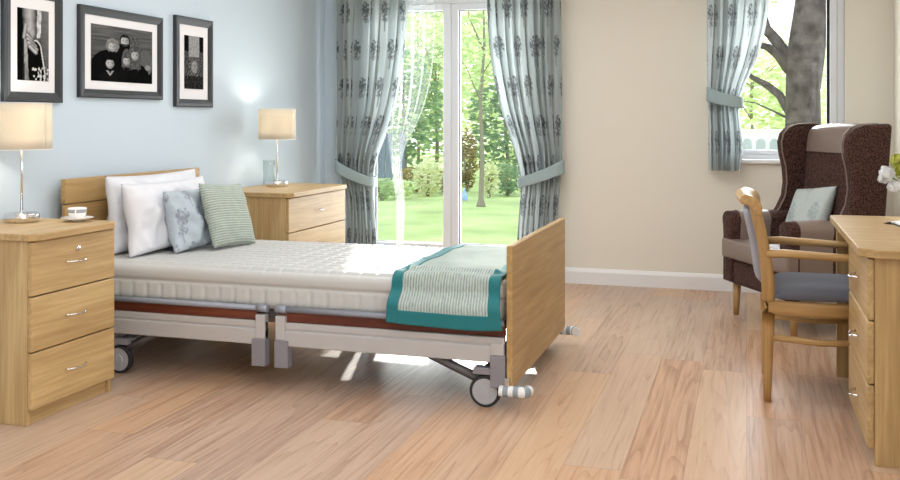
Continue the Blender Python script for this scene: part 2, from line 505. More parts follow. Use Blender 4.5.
def ring(x0, x1, z0, z1, w, y0, y1, bev=.006, bm=None):
    bm = bm or bmesh.new()
    ws = w if isinstance(w, tuple) else (w, w, w, w)   # left right bottom top
    box(x0, x0+ws[0], y0, y1, z0, z1, bev, bm=bm); box(x1-ws[1], x1, y0, y1, z0, z1, bev, bm=bm)
    box(x0+ws[0]-.004, x1-ws[1]+.004, y0+.001, y1-.001, z0, z0+ws[2], bev, bm=bm); box(x0+ws[0]-.004, x1-ws[1]+.004, y0+.001, y1-.001, z1-ws[3], z1, bev, bm=bm)
    return bm
# tall window
w = empty('window_1', (0, 0, 0)); w['kind'] = 'structure'
y0, y1 = BY+.05, BY+.12
obj('window_frame', ring(W1[0], W1[1], W1[2], W1[3], (.05, .05, .05, .05), y0, y1+.02), M_['upvc'], w)
obj('sash', ring(W1[0]+.05, -2.085, W1[2]+.05, W1[3]-.05, (.055, .06, .082, .05), y0-.01, y1), M_['upvc'], w)
obj('sash', ring(-2.085, W1[1]-.05, W1[2]+.05, W1[3]-.05, (.056, .055, .082, .05), y0+.005, y1+.015), M_['upvc'], w)
for x0, x1 in ((W1[0]+.105, -2.145), (-2.029, W1[1]-.105)):
    obj('gasket', ring(x0-.002, x1+.002, W1[2]+.13, W1[3]-.098, .006, y0+.02, y0+.05, 0), M_['gasket'], w)
    obj('pane', box(x0-.004, x1+.004, y0+.036, y0+.042, W1[2]+.128, W1[3]-.096), M_['glass'], w)
obj('sill', box(W1[0], W1[1], BY-.02, BY+.06, W1[2]-.012, W1[2]+.012, .005), M_['white'], w)
# small window
w = empty('window_2', (0, 0, 0)); w['kind'] = 'structure'
obj('window_frame', ring(W2[0], W2[1], W2[2], W2[3], (.05, .045, .035, .05), y0, y1+.02), M_['upvc'], w)
obj('sash', ring(W2[0]+.05, W2[1]-.045, W2[2]+.035, W2[3]-.05, (.045, .045, .03, .045), y0-.008, y1), M_['upvc'], w)
obj('gasket', ring(W2[0]+.092, W2[1]-.088, W2[2]+.063, W2[3]-.093, (.006, .02, .004, .006), y0+.005, y0+.05, 0), M_['gasket'], w)
obj('pane', box(W2[0]+.09, W2[1]-.088, y0+.036, y0+.042, W2[2]+.062, W2[3]-.092), M_['glass'], w)
obj('sill', box(W2[0]-.0, W2[1]+.02, BY-.035, BY+.06, W2[2]-.025, W2[2]+.003, .006), M_['white'], w)
# unseen window behind the camera, added to bring in fill light
w = empty('fill_window', (0, 0, 0)); w['kind'] = 'structure'
bm = bmesh.new()
for a in ((-1.0, -.94, .7, 2.2), (1.44, 1.5, .7, 2.2), (.22, .28, .7, 2.2), (-.94, 1.44, .7, .76), (-.94, 1.44, 2.14, 2.2)):
    box(RX+.08, RX+.14, a[0], a[1], a[2], a[3], .004, bm=bm)
obj('window_frame', bm, M_['upvc'], w)
for a, b in ((-.94, .22), (.28, 1.44)):
    obj('pane', box(RX+.108, RX+.114, a, b, .76, 2.14), M_['glass'], w)

# ------------------------------------------------------------------ tree-print cloth
def tree_motif(s, t):
    """s,t in cell -1..1 (t up); dark amount of a small printed tree"""
    d = 0
    if abs(s) < .045 and -.95 < t < .1: d = .75
    # branches
    if -.35 < t < .75:
        for k in range(7):
            tt = -.35+k*.13; x = abs(s); yy = tt+x*1.0
            if abs(t-yy) < .035 and x < .5-.25*abs(k-2.5)/3: d = max(d, .55)
    e = (s/.62)**2+((t-.22)/.68)**2
    if e < 1:
        v = noise.noise(Vector((s*9+t*2.1, t*8, 3.3)))
        if v > -.02+e*.15: d = max(d, .85)
        elif v > -.16+e*.1: d = max(d, .45)
    return d
def tree_cloth(u, v, cw, ch, base=(196,204,205), ink=(72,74,80)):
    """u,v in metres on the flat cloth"""
    r = math.floor(v/ch); uu = u+(.5*cw if r % 2 else 0)
    cx = math.floor(uu/cw); s = (uu/cw-cx)*2-1; t = (v/ch-r)*2-1
    d = tree_motif(s*cw/.13, t*ch/.24)
    n = .96+.05*noise.noise(Vector((u*90, v*90, 1)))
    b = srgb(*base); k = srgb(*ink)
    return [lerp(b[i]*n, k[i], d) for i in range(3)]

def px2x(u, Y=6.55):
    t = (u-450)/952; s, c = math.sin(R(17.3)), math.cos(R(17.3))
    return Y*(-s+c*t)/(c+s*t)
def v2z(u, v, Y=6.55):
    t = (u-450)/952; s, c = math.sin(R(17.3)), math.cos(R(17.3))
    return 1.15+Y/(c+s*t)*(120-v)/952

def curtain(name, outer, inner, ztop, zbot, yc, flatw, pleats, label, group, seed, fold_a=.042, cell=(.165,.28), nu=200, nv=230, lining=None):
    """outer/inner: tables (z, x) of the two edges"""
    Lr = ztop-zbot
    ztie = None
    def fn(a, b):
        z = lerp(zbot, ztop, b)
        xo, xi = interp(outer, z), interp(inner, z)
        wd = abs(xi-xo)
        n1 = noise.noise(Vector((a*5, z*.9, seed)))
        ph = 2*PI*pleats*(a+.03*n1)+seed
        amp = fold_a*(.55+.75*min(1.2, (flatw*.33)/max(wd, .08))*.5)*(1+.35*noise.noise(Vector((a*7, z*1.5, seed+4))))
        amp *= lerp(.62, 1, smooth((z-(ztop-1.75))/.25)) if ztop-zbot > 2 else 1
        wv = math.sin(ph)+.28*math.sin(2.3*ph+z*1.3)
        x = lerp(xo, xi, a)+.012*math.cos(ph)*(1 if xi > xo else -1)*min(1, wd/.3)
        y = yc-amp*wv
        return (x, y, z)
    colf = lambda a, b: tree_cloth(a*flatw+seed*.37, b*Lr+seed*.2, cell[0], cell[1])
    return surface(fn, nu, nv, col=colf), fn

def solid(o, th, off=0):
    md = o.modifiers.new('thickness', 'SOLIDIFY'); md.thickness = th; md.offset = off
    return o

def tieback(zo, zi, xo, xi, y, depth, mat, parent=None):
    """a stiff band around the bunched cloth, from the outer side (zo) down or up to the inner one"""
    def fn(a, b):
        th = 2*PI*a
        cx, hw = (xo+xi)/2, abs(xo-xi)/2
        c, s = math.cos(th), math.sin(th)
        x = cx+math.copysign(abs(c)**.6, c)*hw
        yy = y-math.copysign(abs(s)**.6, s)*depth
        k = (x-xo)/(xi-xo)
        z = lerp(zo, zi, k)-.008*math.sin(k*PI)+(b-.5)*lerp(.095, .07, k)
        return (x, yy, z)
    bm = surface(fn, 48, 6)
    return bm

YC = 6.555
LO = [(v2z(338, v), px2x(x)) for v, x in ((290,347),(240,347),(205,347),(175,341),(160,338),(100,338),(0,338),(-40,338))]
LI = [(v2z(400, v), px2x(x)) for v, x in ((290,377),(240,376),(210,374),(178,373),(165,374.5),(150,379),(130,387),(100,396),(50,404.5),(0,408),(-40,409))]
RO = [(v2z(560, v), px2x(x)) for v, x in ((290,556),(240,556.5),(205,557.5),(175,560),(160,561),(100,560.5),(0,560),(-40,560))]
RI = [(v2z(500, v), px2x(x)) for v, x in ((290,517),(240,517),(210,519),(182,521),(165,518),(150,514.5),(130,508),(100,499),(50,490.5),(0,487),(-40,486))]
CO = [(v2z(709, v), px2x(x)) for v, x in ((171,709),(130,709),(95,708),(0,708),(-40,708))]
CI = [(v2z(745, v), px2x(x)) for v, x in ((171,741),(150,743),(130,742),(108,740),(98,741.5),(85,746),(60,757),(30,766),(0,770),(-40,771))]
def cut(tab): return sorted(tab)
def hang(name, O, I, zb, flatw, pleats, label, seed, tb, group='tree-print curtains', ztop=2.32):
    root = thing(name, label, 'curtain', ((O[0][1]+I[0][1])/2, YC, zb), 0, group)
    inv = Matrix.Translation(-Vector(root.location))
    bm, fn = curtain(name, cut(O), cut(I), ztop, zb, YC, flatw, pleats, label, group, seed)
    bmesh.ops.transform(bm, matrix=inv, verts=bm.verts)
    d = obj('drape', bm, M_['print_cloth'], root, keep=True)
    bm = tieback(*tb[:4], YC, tb[4], None); bmesh.ops.transform(bm, matrix=inv, verts=bm.verts)
    t = obj('tieback', bm, M_['tie'], root, keep=True); solid(t, .006)
    return root
X = px2x
hang('curtain', LO, LI, .02, 1.9, 8, 'grey-blue tree-print curtain swept to the left of the tall window', 1.0,
     (v2z(338,165), v2z(372,182), X(336.5), X(375), .075))
hang('curtain', RO, RI, .02, 1.9, 8, 'grey-blue tree-print curtain at the right side of the tall window, beside the cream wall', 2.4,
     (v2z(562,167), v2z(520,183), X(563.5), X(518.5), .075))
hang('curtain', CO, CI, v2z(725,171), 1.5, 6, 'shorter grey-blue tree-print curtain at the small window behind the armchair', 4.1,
     (v2z(709,94), v2z(742,103), X(707), X(743), .075))
for nm, lab, xa, xb in (('curtain_pole', 'steel curtain pole carrying the two curtains of the tall window', -3.03, -1.15), ('curtain_pole', 'steel curtain pole carrying the single curtain of the small window', -.36, .72)):
    r = thing(nm, lab, 'curtain pole', (xa, YC, 2.335))
    n = xb-xa
    obj('rod', tube([(0,0,0), (n,0,0)], .012, 14), M_['steel'], r)
    for q in (.06, n-.06): obj('bracket', tube([(q,.004,0), (q,BY-YC,0)], .009, 10), M_['steel'], r)
    for q in (-.02, n+.02): obj('finial', lathe([(0,-.02),(.016,-.012),(.02,0),(.016,.012),(0,.02)], 16, mtx=Matrix.Translation((q,0,0))), M_['steel'], r)
# sheer net beside the left curtain
SO = [(v2z(400, v), px2x(x, 6.62)) for v, x in ((244,396),(200,395),(150,389),(100,384),(50,380),(0,378),(-40,378))]
SI = [(v2z(410, v), px2x(x, 6.62)) for v, x in ((244,403),(200,404),(165,401),(150,404),(130,413),(110,422),(85,429),(60,433),(45,434),(0,435),(-40,435))]
def sheer(a, b):
    z = lerp(.06, 2.3, b); xo, xi = interp(cut(SO), z), interp(cut(SI), z)
    ph = 2*PI*5*a+.6*noise.noise(Vector((a*4, z, 9)))
    return (lerp(xo, xi, a), 6.632-.014*math.sin(ph), z)
tag(obj('sheer_curtain', surface(sheer, 120, 120), M_['sheer'], keep=True), 'white see-through net curtain hanging in front of the left pane of the tall window', 'net curtain')

# ------------------------------------------------------------------ drawer units
def bow_handle(y, z, x, ln, parent, rad=.0034, out=.024):
    pts = []
    for k in range(13):
        t = k/12; pts.append((x+out*math.sin(PI*t)**.45, y+(t-.5)*ln, z-.004*math.sin(PI*t)))
    return obj('handle', tube(pts, rad, 8), M_['chrome'], parent)

def drawer_unit(name, label, cat, x0, x1, y0, y1, h, rows, group=None, lock=False, hl=.125):
    r = thing(name, label, cat, (x0, y0, 0), 0, group)
    D, Wd = x1-x0, y1-y0
    bm = box(0, D-.02, 0, .02, .0, h-.028, .002)
    box(0, D-.02, Wd-.02, Wd, 0, h-.028, .002, bm=bm); box(0, .012, .02, Wd-.02, .05, h-.028, bm=bm)
    box(.012, D-.03, .02, Wd-.02, .05, .065, bm=bm)
    obj('carcass', bm, M_['oak_z'], r)
    # top with clipped front corners
    c = .05
    poly = [(-.002, -.01), (D-.005, -.01), (D+.02, .03), (D+.02, Wd-.03), (D-.005, Wd+.01), (-.002, Wd+.01)]
    obj('top', prism(poly, 2, h-.028, h, .004), M_['oak_y'], r)
    obj('plinth', box(D-.05, D-.034, .02, Wd-.02, 0, .056), M_['oak_y'], r)
    zs = rows
    for i, (a, b) in enumerate(zs):
        d = obj('drawer', box(D-.02, D, .003, Wd-.003, a, b, .004), M_['oak_y'], r)
        d.location = (0, 0, 0)
        bow_handle(Wd/2, (a+b)/2+.005, D-.002, hl, d)
        if lock and i == len(zs)-1:
            obj('lock', lathe([(0,.009),(.009,.009),(.0115,.006),(.0115,-.004)], 16, mtx=Matrix.Translation((D, Wd*.52, b-.052)) @ Matrix.Rotation(PI/2, 4, 'Y')), M_['chrome'], d)
    return r
drawer_unit('bedside_cabinet', 'oak three-drawer bedside cabinet with a lock, carrying lamp and teacup', 'bedside cabinet', -3.055, -2.555, 2.935, 3.43, .722, [(.06,.272),(.277,.482),(.487,.69)], lock=True)
drawer_unit('chest_of_drawers', 'wide oak chest of drawers standing beyond the bed under the far lamp', 'chest of drawers', -3.055, -2.555, 5.03, 5.86, .722, [(.06,.272),(.277,.482),(.487,.69)], hl=.09)

# ------------------------------------------------------------------ lamps
def lamp(label, x, y, z):
    r = thing('table_lamp', label, 'table lamp', (x, y, z), 0, 'table lamps')
    obj('base', lathe([(0,0),(.066,0),(.07,.003),(.07,.034),(.067,.038),(.012,.038),(.01,.044),(0,.044)], 40), M_['chrome'], r)
    obj('stem', tube([(0,0,.04), (0,0,.40)], .0055, 12), M_['chrome'], r)
    sh = obj('lamp_shade', surface(lambda a, b: (.118*math.cos(2*PI*a), .118*math.sin(2*PI*a), lerp(.305, .498, b)), 48, 4), M_['shade'], r, keep=True)
    solid(sh, .002)
    for zz in (.305, .498):
        obj('shade_rim', tube([(.119*math.cos(2*PI*k/48), .119*math.sin(2*PI*k/48), zz) for k in range(49)], .0022, 6, None, caps=False), M_['white'], sh)
    bm = tube([(-.117,0,.49), (.117,0,.49)], .0015, 6); tube([(0,-.117,.49), (0,.117,.49)], .0015, 6, bm); tube([(0,0,.39), (0,0,.49)], .0015, 6, bm)
    obj('shade_carrier', bm, M_['steel'], r)
    obj('bulb_holder', tube([(0,0,.35), (0,0,.385)], .013, 12), M_['white'], r)
    ld = bpy.data.lights.new('lamp_bulb', 'POINT'); ld.energy = LAMP_W; ld.color = (1, .92, .8); ld.shadow_soft_size = .028
    lo = bpy.data.objects.new('lamp_bulb', ld); C.objects.link(lo); lo.parent = r; lo.location = (0, 0, .425)
    return r
LAMP_W = 3.6
lamp('chrome table lamp with cream drum shade on the bedside cabinet, next to the teacup', -2.905, 3.28, .722)
lamp('chrome table lamp with cream drum shade on the far chest of drawers', -2.875, 5.50, .722)

# cup and saucer
cx, cy = -2.70, 3.372
s = obj('saucer', lathe([(0,.0),(.026,0),(.03,.004),(.05,.009),(.066,.016),(.067,.018),(.05,.012),(.03,.008),(0,.007)], 36), M_['china'])
s.location = (cx, cy, .722); tag(s, 'white china saucer under the teacup on the bedside cabinet', 'saucer')
r = thing('teacup', 'small white china teacup with a grey band on the saucer', 'cup', (cx, cy, .7295), R(-60))
obj('bowl', lathe([(0,.0),(.022,0),(.024,.003),(.033,.012),(.037,.03),(.038,.05),(.0365,.05),(.035,.03),(.031,.014),(0,.006)], 36), M_['china'], r)
obj('band', lathe([(.0372,.03),(.0379,.04),(.0383,.045)], 36), M_['china_band'], r)
obj('handle', tube([(.036+.018*math.sin(PI*k/12), 0, .042-.03*k/12) for k in range(13)], .003, 8), M_['china'], r)
t = obj('glass_tumbler', lathe([(0,.0),(.04,0),(.04,.165),(.037,.165),(.037,.01),(0,.01)], 32), M_['tumbler'])
t.location = (-2.985, 5.60, .722); tag(t, 'clear tall glass tumbler behind the lamp on the chest of drawers', 'glass')

# ------------------------------------------------------------------ framed photographs
def ell(x, y, cx, cy, rx, ry): return ((x-cx)/rx)**2+((y-cy)/ry)**2
def family(x, y):           # y down
    g = .22+.10*noise.noise(Vector((x*3, y*30, 0)))+.12*(1-y)
    def shade(c, w=.0): return c+w*noise.noise(Vector((x*25, y*25, 5)))
    # bodies
    for cx, cy, rx, ry, c in ((.28,.85,.32,.42,.02),(.56,.66,.3,.38,.03),(.78,.8,.24,.36,.03),(.88,.62,.12,.26,.34),(.3,1.0,.2,.22,.06),(.56,.95,.15,.25,.05),(.76,.95,.2,.3,.02)):
        if ell(x, y, cx, cy, rx, ry) < 1: g = max(0, shade(c, .03))
    def head(g, cx, cy, r, hair, hw=1.25, long=0, beard=0):
        if ell(x, y, cx, cy-r*.12, r*hw, r*1.3+long) < 1 and (y < cy or abs(x-cx) > r*.6 or not long): g = shade(hair, .12)
        if long and abs(x-cx) < r*hw and cy < y < cy+long: g = shade(hair, .1)
        if ell(x, y, cx, cy+.01, r*.82, r*1.12) < 1:
            g = shade(.64-.14*(x-cx)/r-.16*ell(x, y, cx, cy, r, r*1.3), .07)
            if abs(y-cy+.005) < r*.11 and .22*r < abs(x-cx) < .5*r: g -= .28
            if abs(y-cy-r*.25) < r*.09 and abs(x-cx) < r*.16: g -= .12
            if abs(y-cy-r*.58) < r*.07 and abs(x-cx) < r*.34: g += .12
            if abs(y-cy-r*.74) < r*.06 and abs(x-cx) < r*.3: g -= .2
            if y > cy+.45*r and beard and abs(y-cy-r*.55) > r*.12: g = .2
            if y < cy-r*.7: g = shade(hair, .1)
        return g
    g = head(g, .53, .24, .085, .08, 1.0, 0, 1)
    g = head(g, .33, .36, .08, .45, 1.3, .03)
    g = head(g, .70, .48, .078, .3, 1.25, .26)
    g = head(g, .29, .67, .078, .03, 1.25)
    g = head(g, .56, .60, .072, .3, 1.15, .12)
    if ell(x, y, .92, .70, .05, .05) < 1: g = .5
    if abs(abs(x-.29)-(y-.83)*-.6-.03) < .015 and .8 < y < .95: g = .6
    return g
def seg_d(x, y, ax, ay, bx, by, asp=1.75):
    # distance to a stroke, with y stretched to the tall print
    y, ay, by = y*asp, ay*asp, by*asp
    dx, dy = bx-ax, by-ay; t = max(0, min(1, ((x-ax)*dx+(y-ay)*dy)/(dx*dx+dy*dy)))
    return math.hypot(x-ax-dx*t, y-ay-dy*t), t
def hands(x, y):
    n = noise.noise(Vector((x*9, y*16, 1)))
    g = .20+.22*x+.05*n-.12*y
    if x < .17+.03*n: g = .02
    d, t = seg_d(x, y, .70, -.05, .66, .36)              # pale sleeve edge behind
    if d < .07: g = .72+.2*n
    d, t = seg_d(x, y, .27, .42, .30, 1.05)              # pale coat edge
    if d < .07: g = .62-.25*t+.1*n
    d, t = seg_d(x, y, .52, .56, .60, .92)               # dark sleeve
    if d < .21+.05*t: g = .02+.03*max(0, n)
    if d < .245+.05*t and d > .21+.05*t and x > .5: g = .8
    d, t = seg_d(x, y, .36, -.05, .40, .34)              # forearm and hand
    w = .24-.03*t
    if d < w: g = .62-.45*(d/w)**2+.08*n
    for k, (ax, ay, bx, by) in enumerate(((.30,.36,.50,.47),(.32,.42,.56,.52),(.34,.47,.60,.565),(.38,.52,.58,.60))):
        d, t = seg_d(x, y, ax, ay, bx, by)
        if d < .065: g = .68-.5*(d/.065)**2+.06*n
    d, t = seg_d(x, y, .26, .22, .20, .40)               # thumb
    if d < .055: g = .66-.4*(d/.055)**2
    if y > .80 and x > .42 and noise.noise(Vector((x*17, y*22, 6))) > .16: g = .75
    return max(0, min(.9, g))
def path(x, y):
    n = noise.noise(Vector((x*16, y*26, 3)))*.5+noise.noise(Vector((x*34, y*44, 9)))*.4
    w = .32-.1*y
    g = .25+.35*n
    if abs(x-.5) < .28: g = .55+.3*n if y < .4 else .3+.45*n
    if (x < .22 or x > .8) and y < .3: g = .03
    if ell(x, y, .52, .58, .16, .12) < 1: g = .5+.4*n
    if y > .75: g = .1+.5*max(0, n)
    return max(0, min(.95, g))

def framed(label, y0, y1, z0, z1, fw, mw, paint, nu, nv):
    r = thing('picture_frame', label, 'framed photo', (WX, (y0+y1)/2, (z0+z1)/2), 0, 'framed black and white photographs')
    a, b = (y1-y0)/2, (z1-z0)/2
    bm = bmesh.new()
    # mitred moulding with a raised outer lip
    prof = [(0, .001), (0, .020), (.005, .024), (fw*.45, .023), (fw, .015), (fw, .001)]
    cor = lambda o: [(-a+o, -b+o), (a-o, -b+o), (a-o, b-o), (-a+o, b-o)]
    rings = [[bm.verts.new((x, p[0], p[1])) for p in cor(o)] for o, x in prof]
    for ra, rb in zip(rings, rings[1:]+rings[:1]):
        for k in range(4): bm.faces.new((ra[k], ra[(k+1) % 4], rb[(k+1) % 4], rb[k]))
    obj('frame', bm, M_['frame'], r)
    obj('mount', box(.004, .011, -a+fw-.001, a-fw+.001, -b+fw-.001, b-fw+.001), M_['mount'], r)
    pa, pb = a-fw-mw[0], b-fw-mw[1]
    bm = surface(lambda s, t: (.0125, lerp(-pa, pa, s), lerp(-pb, pb, t)), nu, nv, col=lambda s, t: [max(0, paint(s, 1-t))**2.1]*3)
    p = obj('photograph', bm, M_['photo'], r, keep=True); solid(p, .001)
    return r
framed('portrait framed black and white photo of joined hands above the bedside lamp', 3.351, 3.722, 1.23, 1.745, .045, (.042,.052), hands, 60, 110)
framed('landscape framed black and white photo of five people, middle of three on the blue wall', 3.842, 4.524, 1.26, 1.709, .042, (.048,.042), family, 150, 110)
framed('portrait framed black and white photo of a leafy path, nearest the curtain', 4.648, 5.037, 1.225, 1.742, .045, (.05,.06), path, 60, 100)

# ------------------------------------------------------------------ the bed
BX0, BX1 = -3.03, -.882       # outer faces of head and foot boards
Y0, Y1 = 3.67, 4.80
bed = thing('profiling_bed', 'electric care bed with oak end boards, silver side rails and castors', 'bed', (0, 0, 0))
hb = obj('headboard', box(BX0, BX0+.028, Y0, Y1, .76, .876, .004), M_['ash_y'], bed)
obj('lower_panel', box(BX0+.001, BX0+.024, Y0+.004, Y1-.004, .20, .757, .004), M_['ash_y'], hb)
obj('footboard', box(BX1-.026, BX1, Y0-.005, Y1+.005, .09, .652, .004), M_['ash_y'], bed)
def rails(yf, sgn):
    """one long side; yf = outer face, sgn=+1 when the bed lies towards +y"""
    def bx(x0, x1, d0, d1, z0, z1, bev=.003, bm=None):
        a, b = sorted((yf+sgn*d0, yf+sgn*d1)); return box(x0, x1, a, b, z0, z1, bev, bm=bm)
    for x0, x1, inner in ((BX0+.04, -1.975, 1), (-1.925, BX1-.035, 0)):
        r = obj('side_rail', bx(x0, x1, .008, .03, .205, .262), M_['silver'], bed)
        xe = x1 if inner else x0
        # lower beam, upper beam
        obj('lower_beam', bx(x0, x1, .0, .034, .183, .25, .005), M_['silver'], r)
        obj('upper_beam', bx(x0, x1, .004, .03, .256, .284, .004), M_['silver'], r)
        obj('timber_strip', bx(x0, x1-.045 if inner else x1, .018, .036, .284, .329), M_['red_wood'], r)
        yy = yf+sgn*.016
        obj('rail_tube', tube([(x0, yy, 0.338), (x1-.004, yy, 0.338)], .0125, 14), M_['grey_rail'], r)
        a, b = (xe-.045, xe) if inner else (xe, xe+.045)
        obj('end_post', bx(a, b, -.004, .034, .21, .312, .004), M_['silver'], r)
        obj('end_cap', tube([((a if inner else a-.006), yy, 0.338), ((b+.006 if inner else b), yy, 0.338)], .0165, 14), M_['grey_rail'], r)
        a, b = (xe-.062, xe+.003) if inner else (xe-.003, xe+.062)
        obj('plastic_block', bx(a, b, -.008, .04, .092, .208, .004), M_['grey_plastic'], r)
    # post next to the foot end
    p = obj('foot_post', bx(BX1-.092, BX1-.036, -.006, .05, .215, .262, .003), M_['silver'], bed)
    obj('plastic_block', bx(BX1-.092, BX1-.03, -.008, .055, .085, .214, .004), M_['grey_plastic'], p)
rails(Y0-.002, 1); rails(Y1+.002, -1)
# under frame
bm = bmesh.new()
for y in (Y0+.2, Y1-.24): box(BX0+.1, BX1-.1, y, y+.04, .235, .285, .003, bm=bm)
for x in (BX0+.14, -2.2, -1.75, BX1-.16): box(x, x+.04, Y0+.06, Y1-.06, .24, .28, .003, bm=bm)
obj('chassis', bm, M_['silver'], bed)
bm = bmesh.new()
box(BX0+.06, BX1-.06, Y0+.06, Y1-.06, .29, .322, .004, bm=bm)
obj('mattress_platform', bm, M_['dark_metal'], bed)
# castors with their legs
def castor(x, y, ax, leg):
    w = obj('castor', tube([(x, y-.012, .064), (x, y+.012, .064)], .052, 32), M_['wheel_grey'], bed)
    bm = lathe([(.052,-.014),(.06,-.014),(.064,-.009),(.064,.009),(.06,.014),(.052,.014)], 36, mtx=Matrix.Translation((x, y, .064)) @ Matrix.Rotation(PI/2, 4, 'X'), closed=True)
    obj('tyre', bm, M_['rubber'], w)
    obj('hub', tube([(x, y-.018, .064), (x, y+.018, .064)], .02, 20), M_['wheel_grey'], w)
    pts = [(x+ax*.02, y+.022, .064), (x+ax*.03, y+.022, .12), (x+ax*.01, y+.01, .14)]
    poly = [(x-.018, .05), (x+.018, .05), (x+ax*.03+.03, .11), (x+ax*.02+.025, .15), (x+ax*.02-.025, .15), (x-.025+ax*.01, .1)]
    bm = prism(poly, 1, y+.0155, y+.026, .002)
    prism([(x+ax*.01-.04, .132), (x+ax*.01+.04, .132), (x+ax*.01+.035, .16), (x+ax*.01-.035, .16)], 1, y-.02, y+.026, .003, bm=bm)
    obj('fork', bm, M_['grey_plastic'], w)
    # slanted leg from the chassis to the castor
    xx = x+leg
    bm = bmesh.new(); d = Vector((x-xx, 0, -.1)).normalized()
    tube([(xx, y+.03, .225), (x+ax*.01, y+.01, .10)], .02, 4, bm)
    obj('slanted_leg', bm, M_['dark_metal'], bed)
castor(-1.0, Y0+.02, -1, -.34); castor(-1.0, Y1-.06, -1, -.34)
castor(-2.72, Y0+.02, 1, .24); castor(-2.72, Y1-.06, 1, .24)
obj('castor_axle', tube([(-1.0, Y0+.05, .15), (-1.0, Y1-.04, .15)], .014, 12), M_['dark_metal'], bed)
obj('castor_axle', tube([(-2.72, Y0+.05, .15), (-2.72, Y1-.04, .15)], .014, 12), M_['dark_metal'], bed)
# striped roller bumpers at the foot board's lower corners
def bumper(y, sgn):
    pts = []
    for k in range(41):
        t = k/40
        if t < .62: p = (BX1-.052+.085*t/.62, y, .078)
        else:
            a = (t-.62)/.38*PI/2; p = (BX1+.033+.026*math.sin(a), y+sgn*.03*(1-math.cos(a)), .078)
        pts.append(p)
    b = obj('corner_bumper', tube(pts, .022, 16), M_['bump_white'], bed)
    for k in range(3):
        i = 8+k*12
        obj('stripe', tube(pts[i-3:i+4], .0229, 16), M_['bump_grey'], b)
    obj('bracket', box(BX1-.03, BX1-.012, y-.008, y+.008, .078, .13, .002), M_['steel'], b)
bumper(Y0-.012, 1); bumper(Y1+.012, -1)

# ------------------------------------------------------------------ mattress
MX0, MX1, MY0, MY1, MZ0, MZ1 = -3.005, -.925, 3.70, 4.62, .3245, .507
def groove(t, p, w=.20):
    f = abs((t/p) % 1-.5)*2          # 1 on a seam
    return smooth((f-(1-w))/w)
def mattress_bm():
    ry, rz = (MY1-MY0)/2, (MZ1-MZ0)/2; cy, cz = (MY0+MY1)/2, (MZ0+MZ1)/2
    r = .042; per = []
    def arc(c, a0, n=8): return [(c[0]+r*math.cos(a0+PI/2*k/n), c[1]+r*math.sin(a0+PI/2*k/n), math.cos(a0+PI/2*k/n), math.sin(a0+PI/2*k/n)) for k in range(n+1)]
    # start bottom-left, go: bottom, far side, top, near side
    per += [(lerp(-ry+r, ry-r, k/10), -rz, 0, -1) for k in range(1, 10)]
    per += arc((ry-r, -rz+r), -PI/2)
    per += [(ry, lerp(-rz+r, rz-r, k/8), 1, 0) for k in range(1, 8)]
    per += arc((ry-r, rz-r), 0)
    NT = 150
    per += [(lerp(ry-r, -ry+r, k/NT), rz, 0, 1) for k in range(1, NT)]
    per += arc((-ry+r, rz-r), PI/2)
    per += [(-ry, lerp(rz-r, -rz+r, k/16), -1, 0) for k in range(1, 16)]
    per += arc((-ry+r, -rz+r), PI)
    NX = 250; bm = bmesh.new(); rings = []
    P = .074
    for i in range(NX+1):
        x = lerp(MX0, MX1, i/NX)
        e = min(x-MX0, MX1-x); ins = .04*(1-math.sqrt(max(0, 1-(1-min(1, e/.04))**2))) if e < .04 else 0
        ringv = []
        for (py, pz, ny, nz) in per:
            d = 0
            if nz > .3:
                g = max(groove(x, P), groove(py, P)); d -= .011*g*smooth((nz-.3)/.5)*(.35+.65*smooth((x+2.5)/.6))
            if abs(ny) > .5:
                zz = pz
                band = math.exp(-((zz-.012)/.007)**2); d -= .009*band
                if zz < .006: d -= .0065*groove(x, P, .35)*smooth((.01-zz)/.02)
                else: d += .006*math.sin(max(0, min(1, (zz-.012)/.07))*PI)
            wv = .0025*noise.noise(Vector((x*5, py*5, pz*4)))
            y = py+ny*(d+wv)-ins*(1 if py > 0 else -1)*min(1, abs(py)/ry)
            z = pz+nz*(d+wv)-ins*(pz/rz)
            ringv.append(bm.verts.new((x, cy+y, max(MZ0, cz+z))))
        rings.append(ringv)
    n = len(per)
    for a, b in zip(rings, rings[1:]):
        for k in range(n):
            f = bm.faces.new((a[k], b[k], b[(k+1) % n], a[(k+1) % n])); f.smooth = True
    bm.faces.new(rings[0]); bm.faces.new(rings[-1][::-1])
    return bm
tag(obj('mattress', mattress_bm(), M_['mattress']), 'pale grey mattress with small quilted squares lying on the care bed', 'mattress')

# ------------------------------------------------------------------ throw
TX0, TX1 = -1.40, -.94
def throw_pt(a, b, lift=0.0):
    """a across (0 = head side), b along (0 = hem on the near side, 1 = far side)"""
    hang_l, top_l = .138, MY1-.03-(MY0+.03)
    s = b*(hang_l+.062+top_l)
    x = lerp(TX0, TX1, a)
    o = .010+lift
    wr = .006*noise.noise(Vector((a*3, s*9, 2.2)))+.004*math.sin(s*16+a*1.2)
    if s < hang_l:
        k = 1-s/hang_l
        y = MY0-o-.046*smooth(min(1, k/.5))-.006*(1+math.sin(a*9+1))*k; z = MZ1-.045-(hang_l-s)
        z += -.012*k*math.sin(a*2.6)
        x += lerp(-.004, .022, a)*k
    elif s < hang_l+.062:
        t = (s-hang_l)/.062*PI/2
        y = MY0+.04-(.04+o)*math.cos(t); z = MZ1-.045+(.045+o)*math.sin(t)
    else:
        y = MY0+.04+(s-hang_l-.062); z = MZ1+o+max(-.003, wr)
    y -= 0
    return Vector((x, y, z))
def fold(a, b):          # a soft fold near the edge of the bed
    return .018*math.exp(-((b-.225-.03*math.sin(a*3))/.02)**2)+.010*math.exp(-((b-.18+.05*abs(a-.5))/.012)**2)
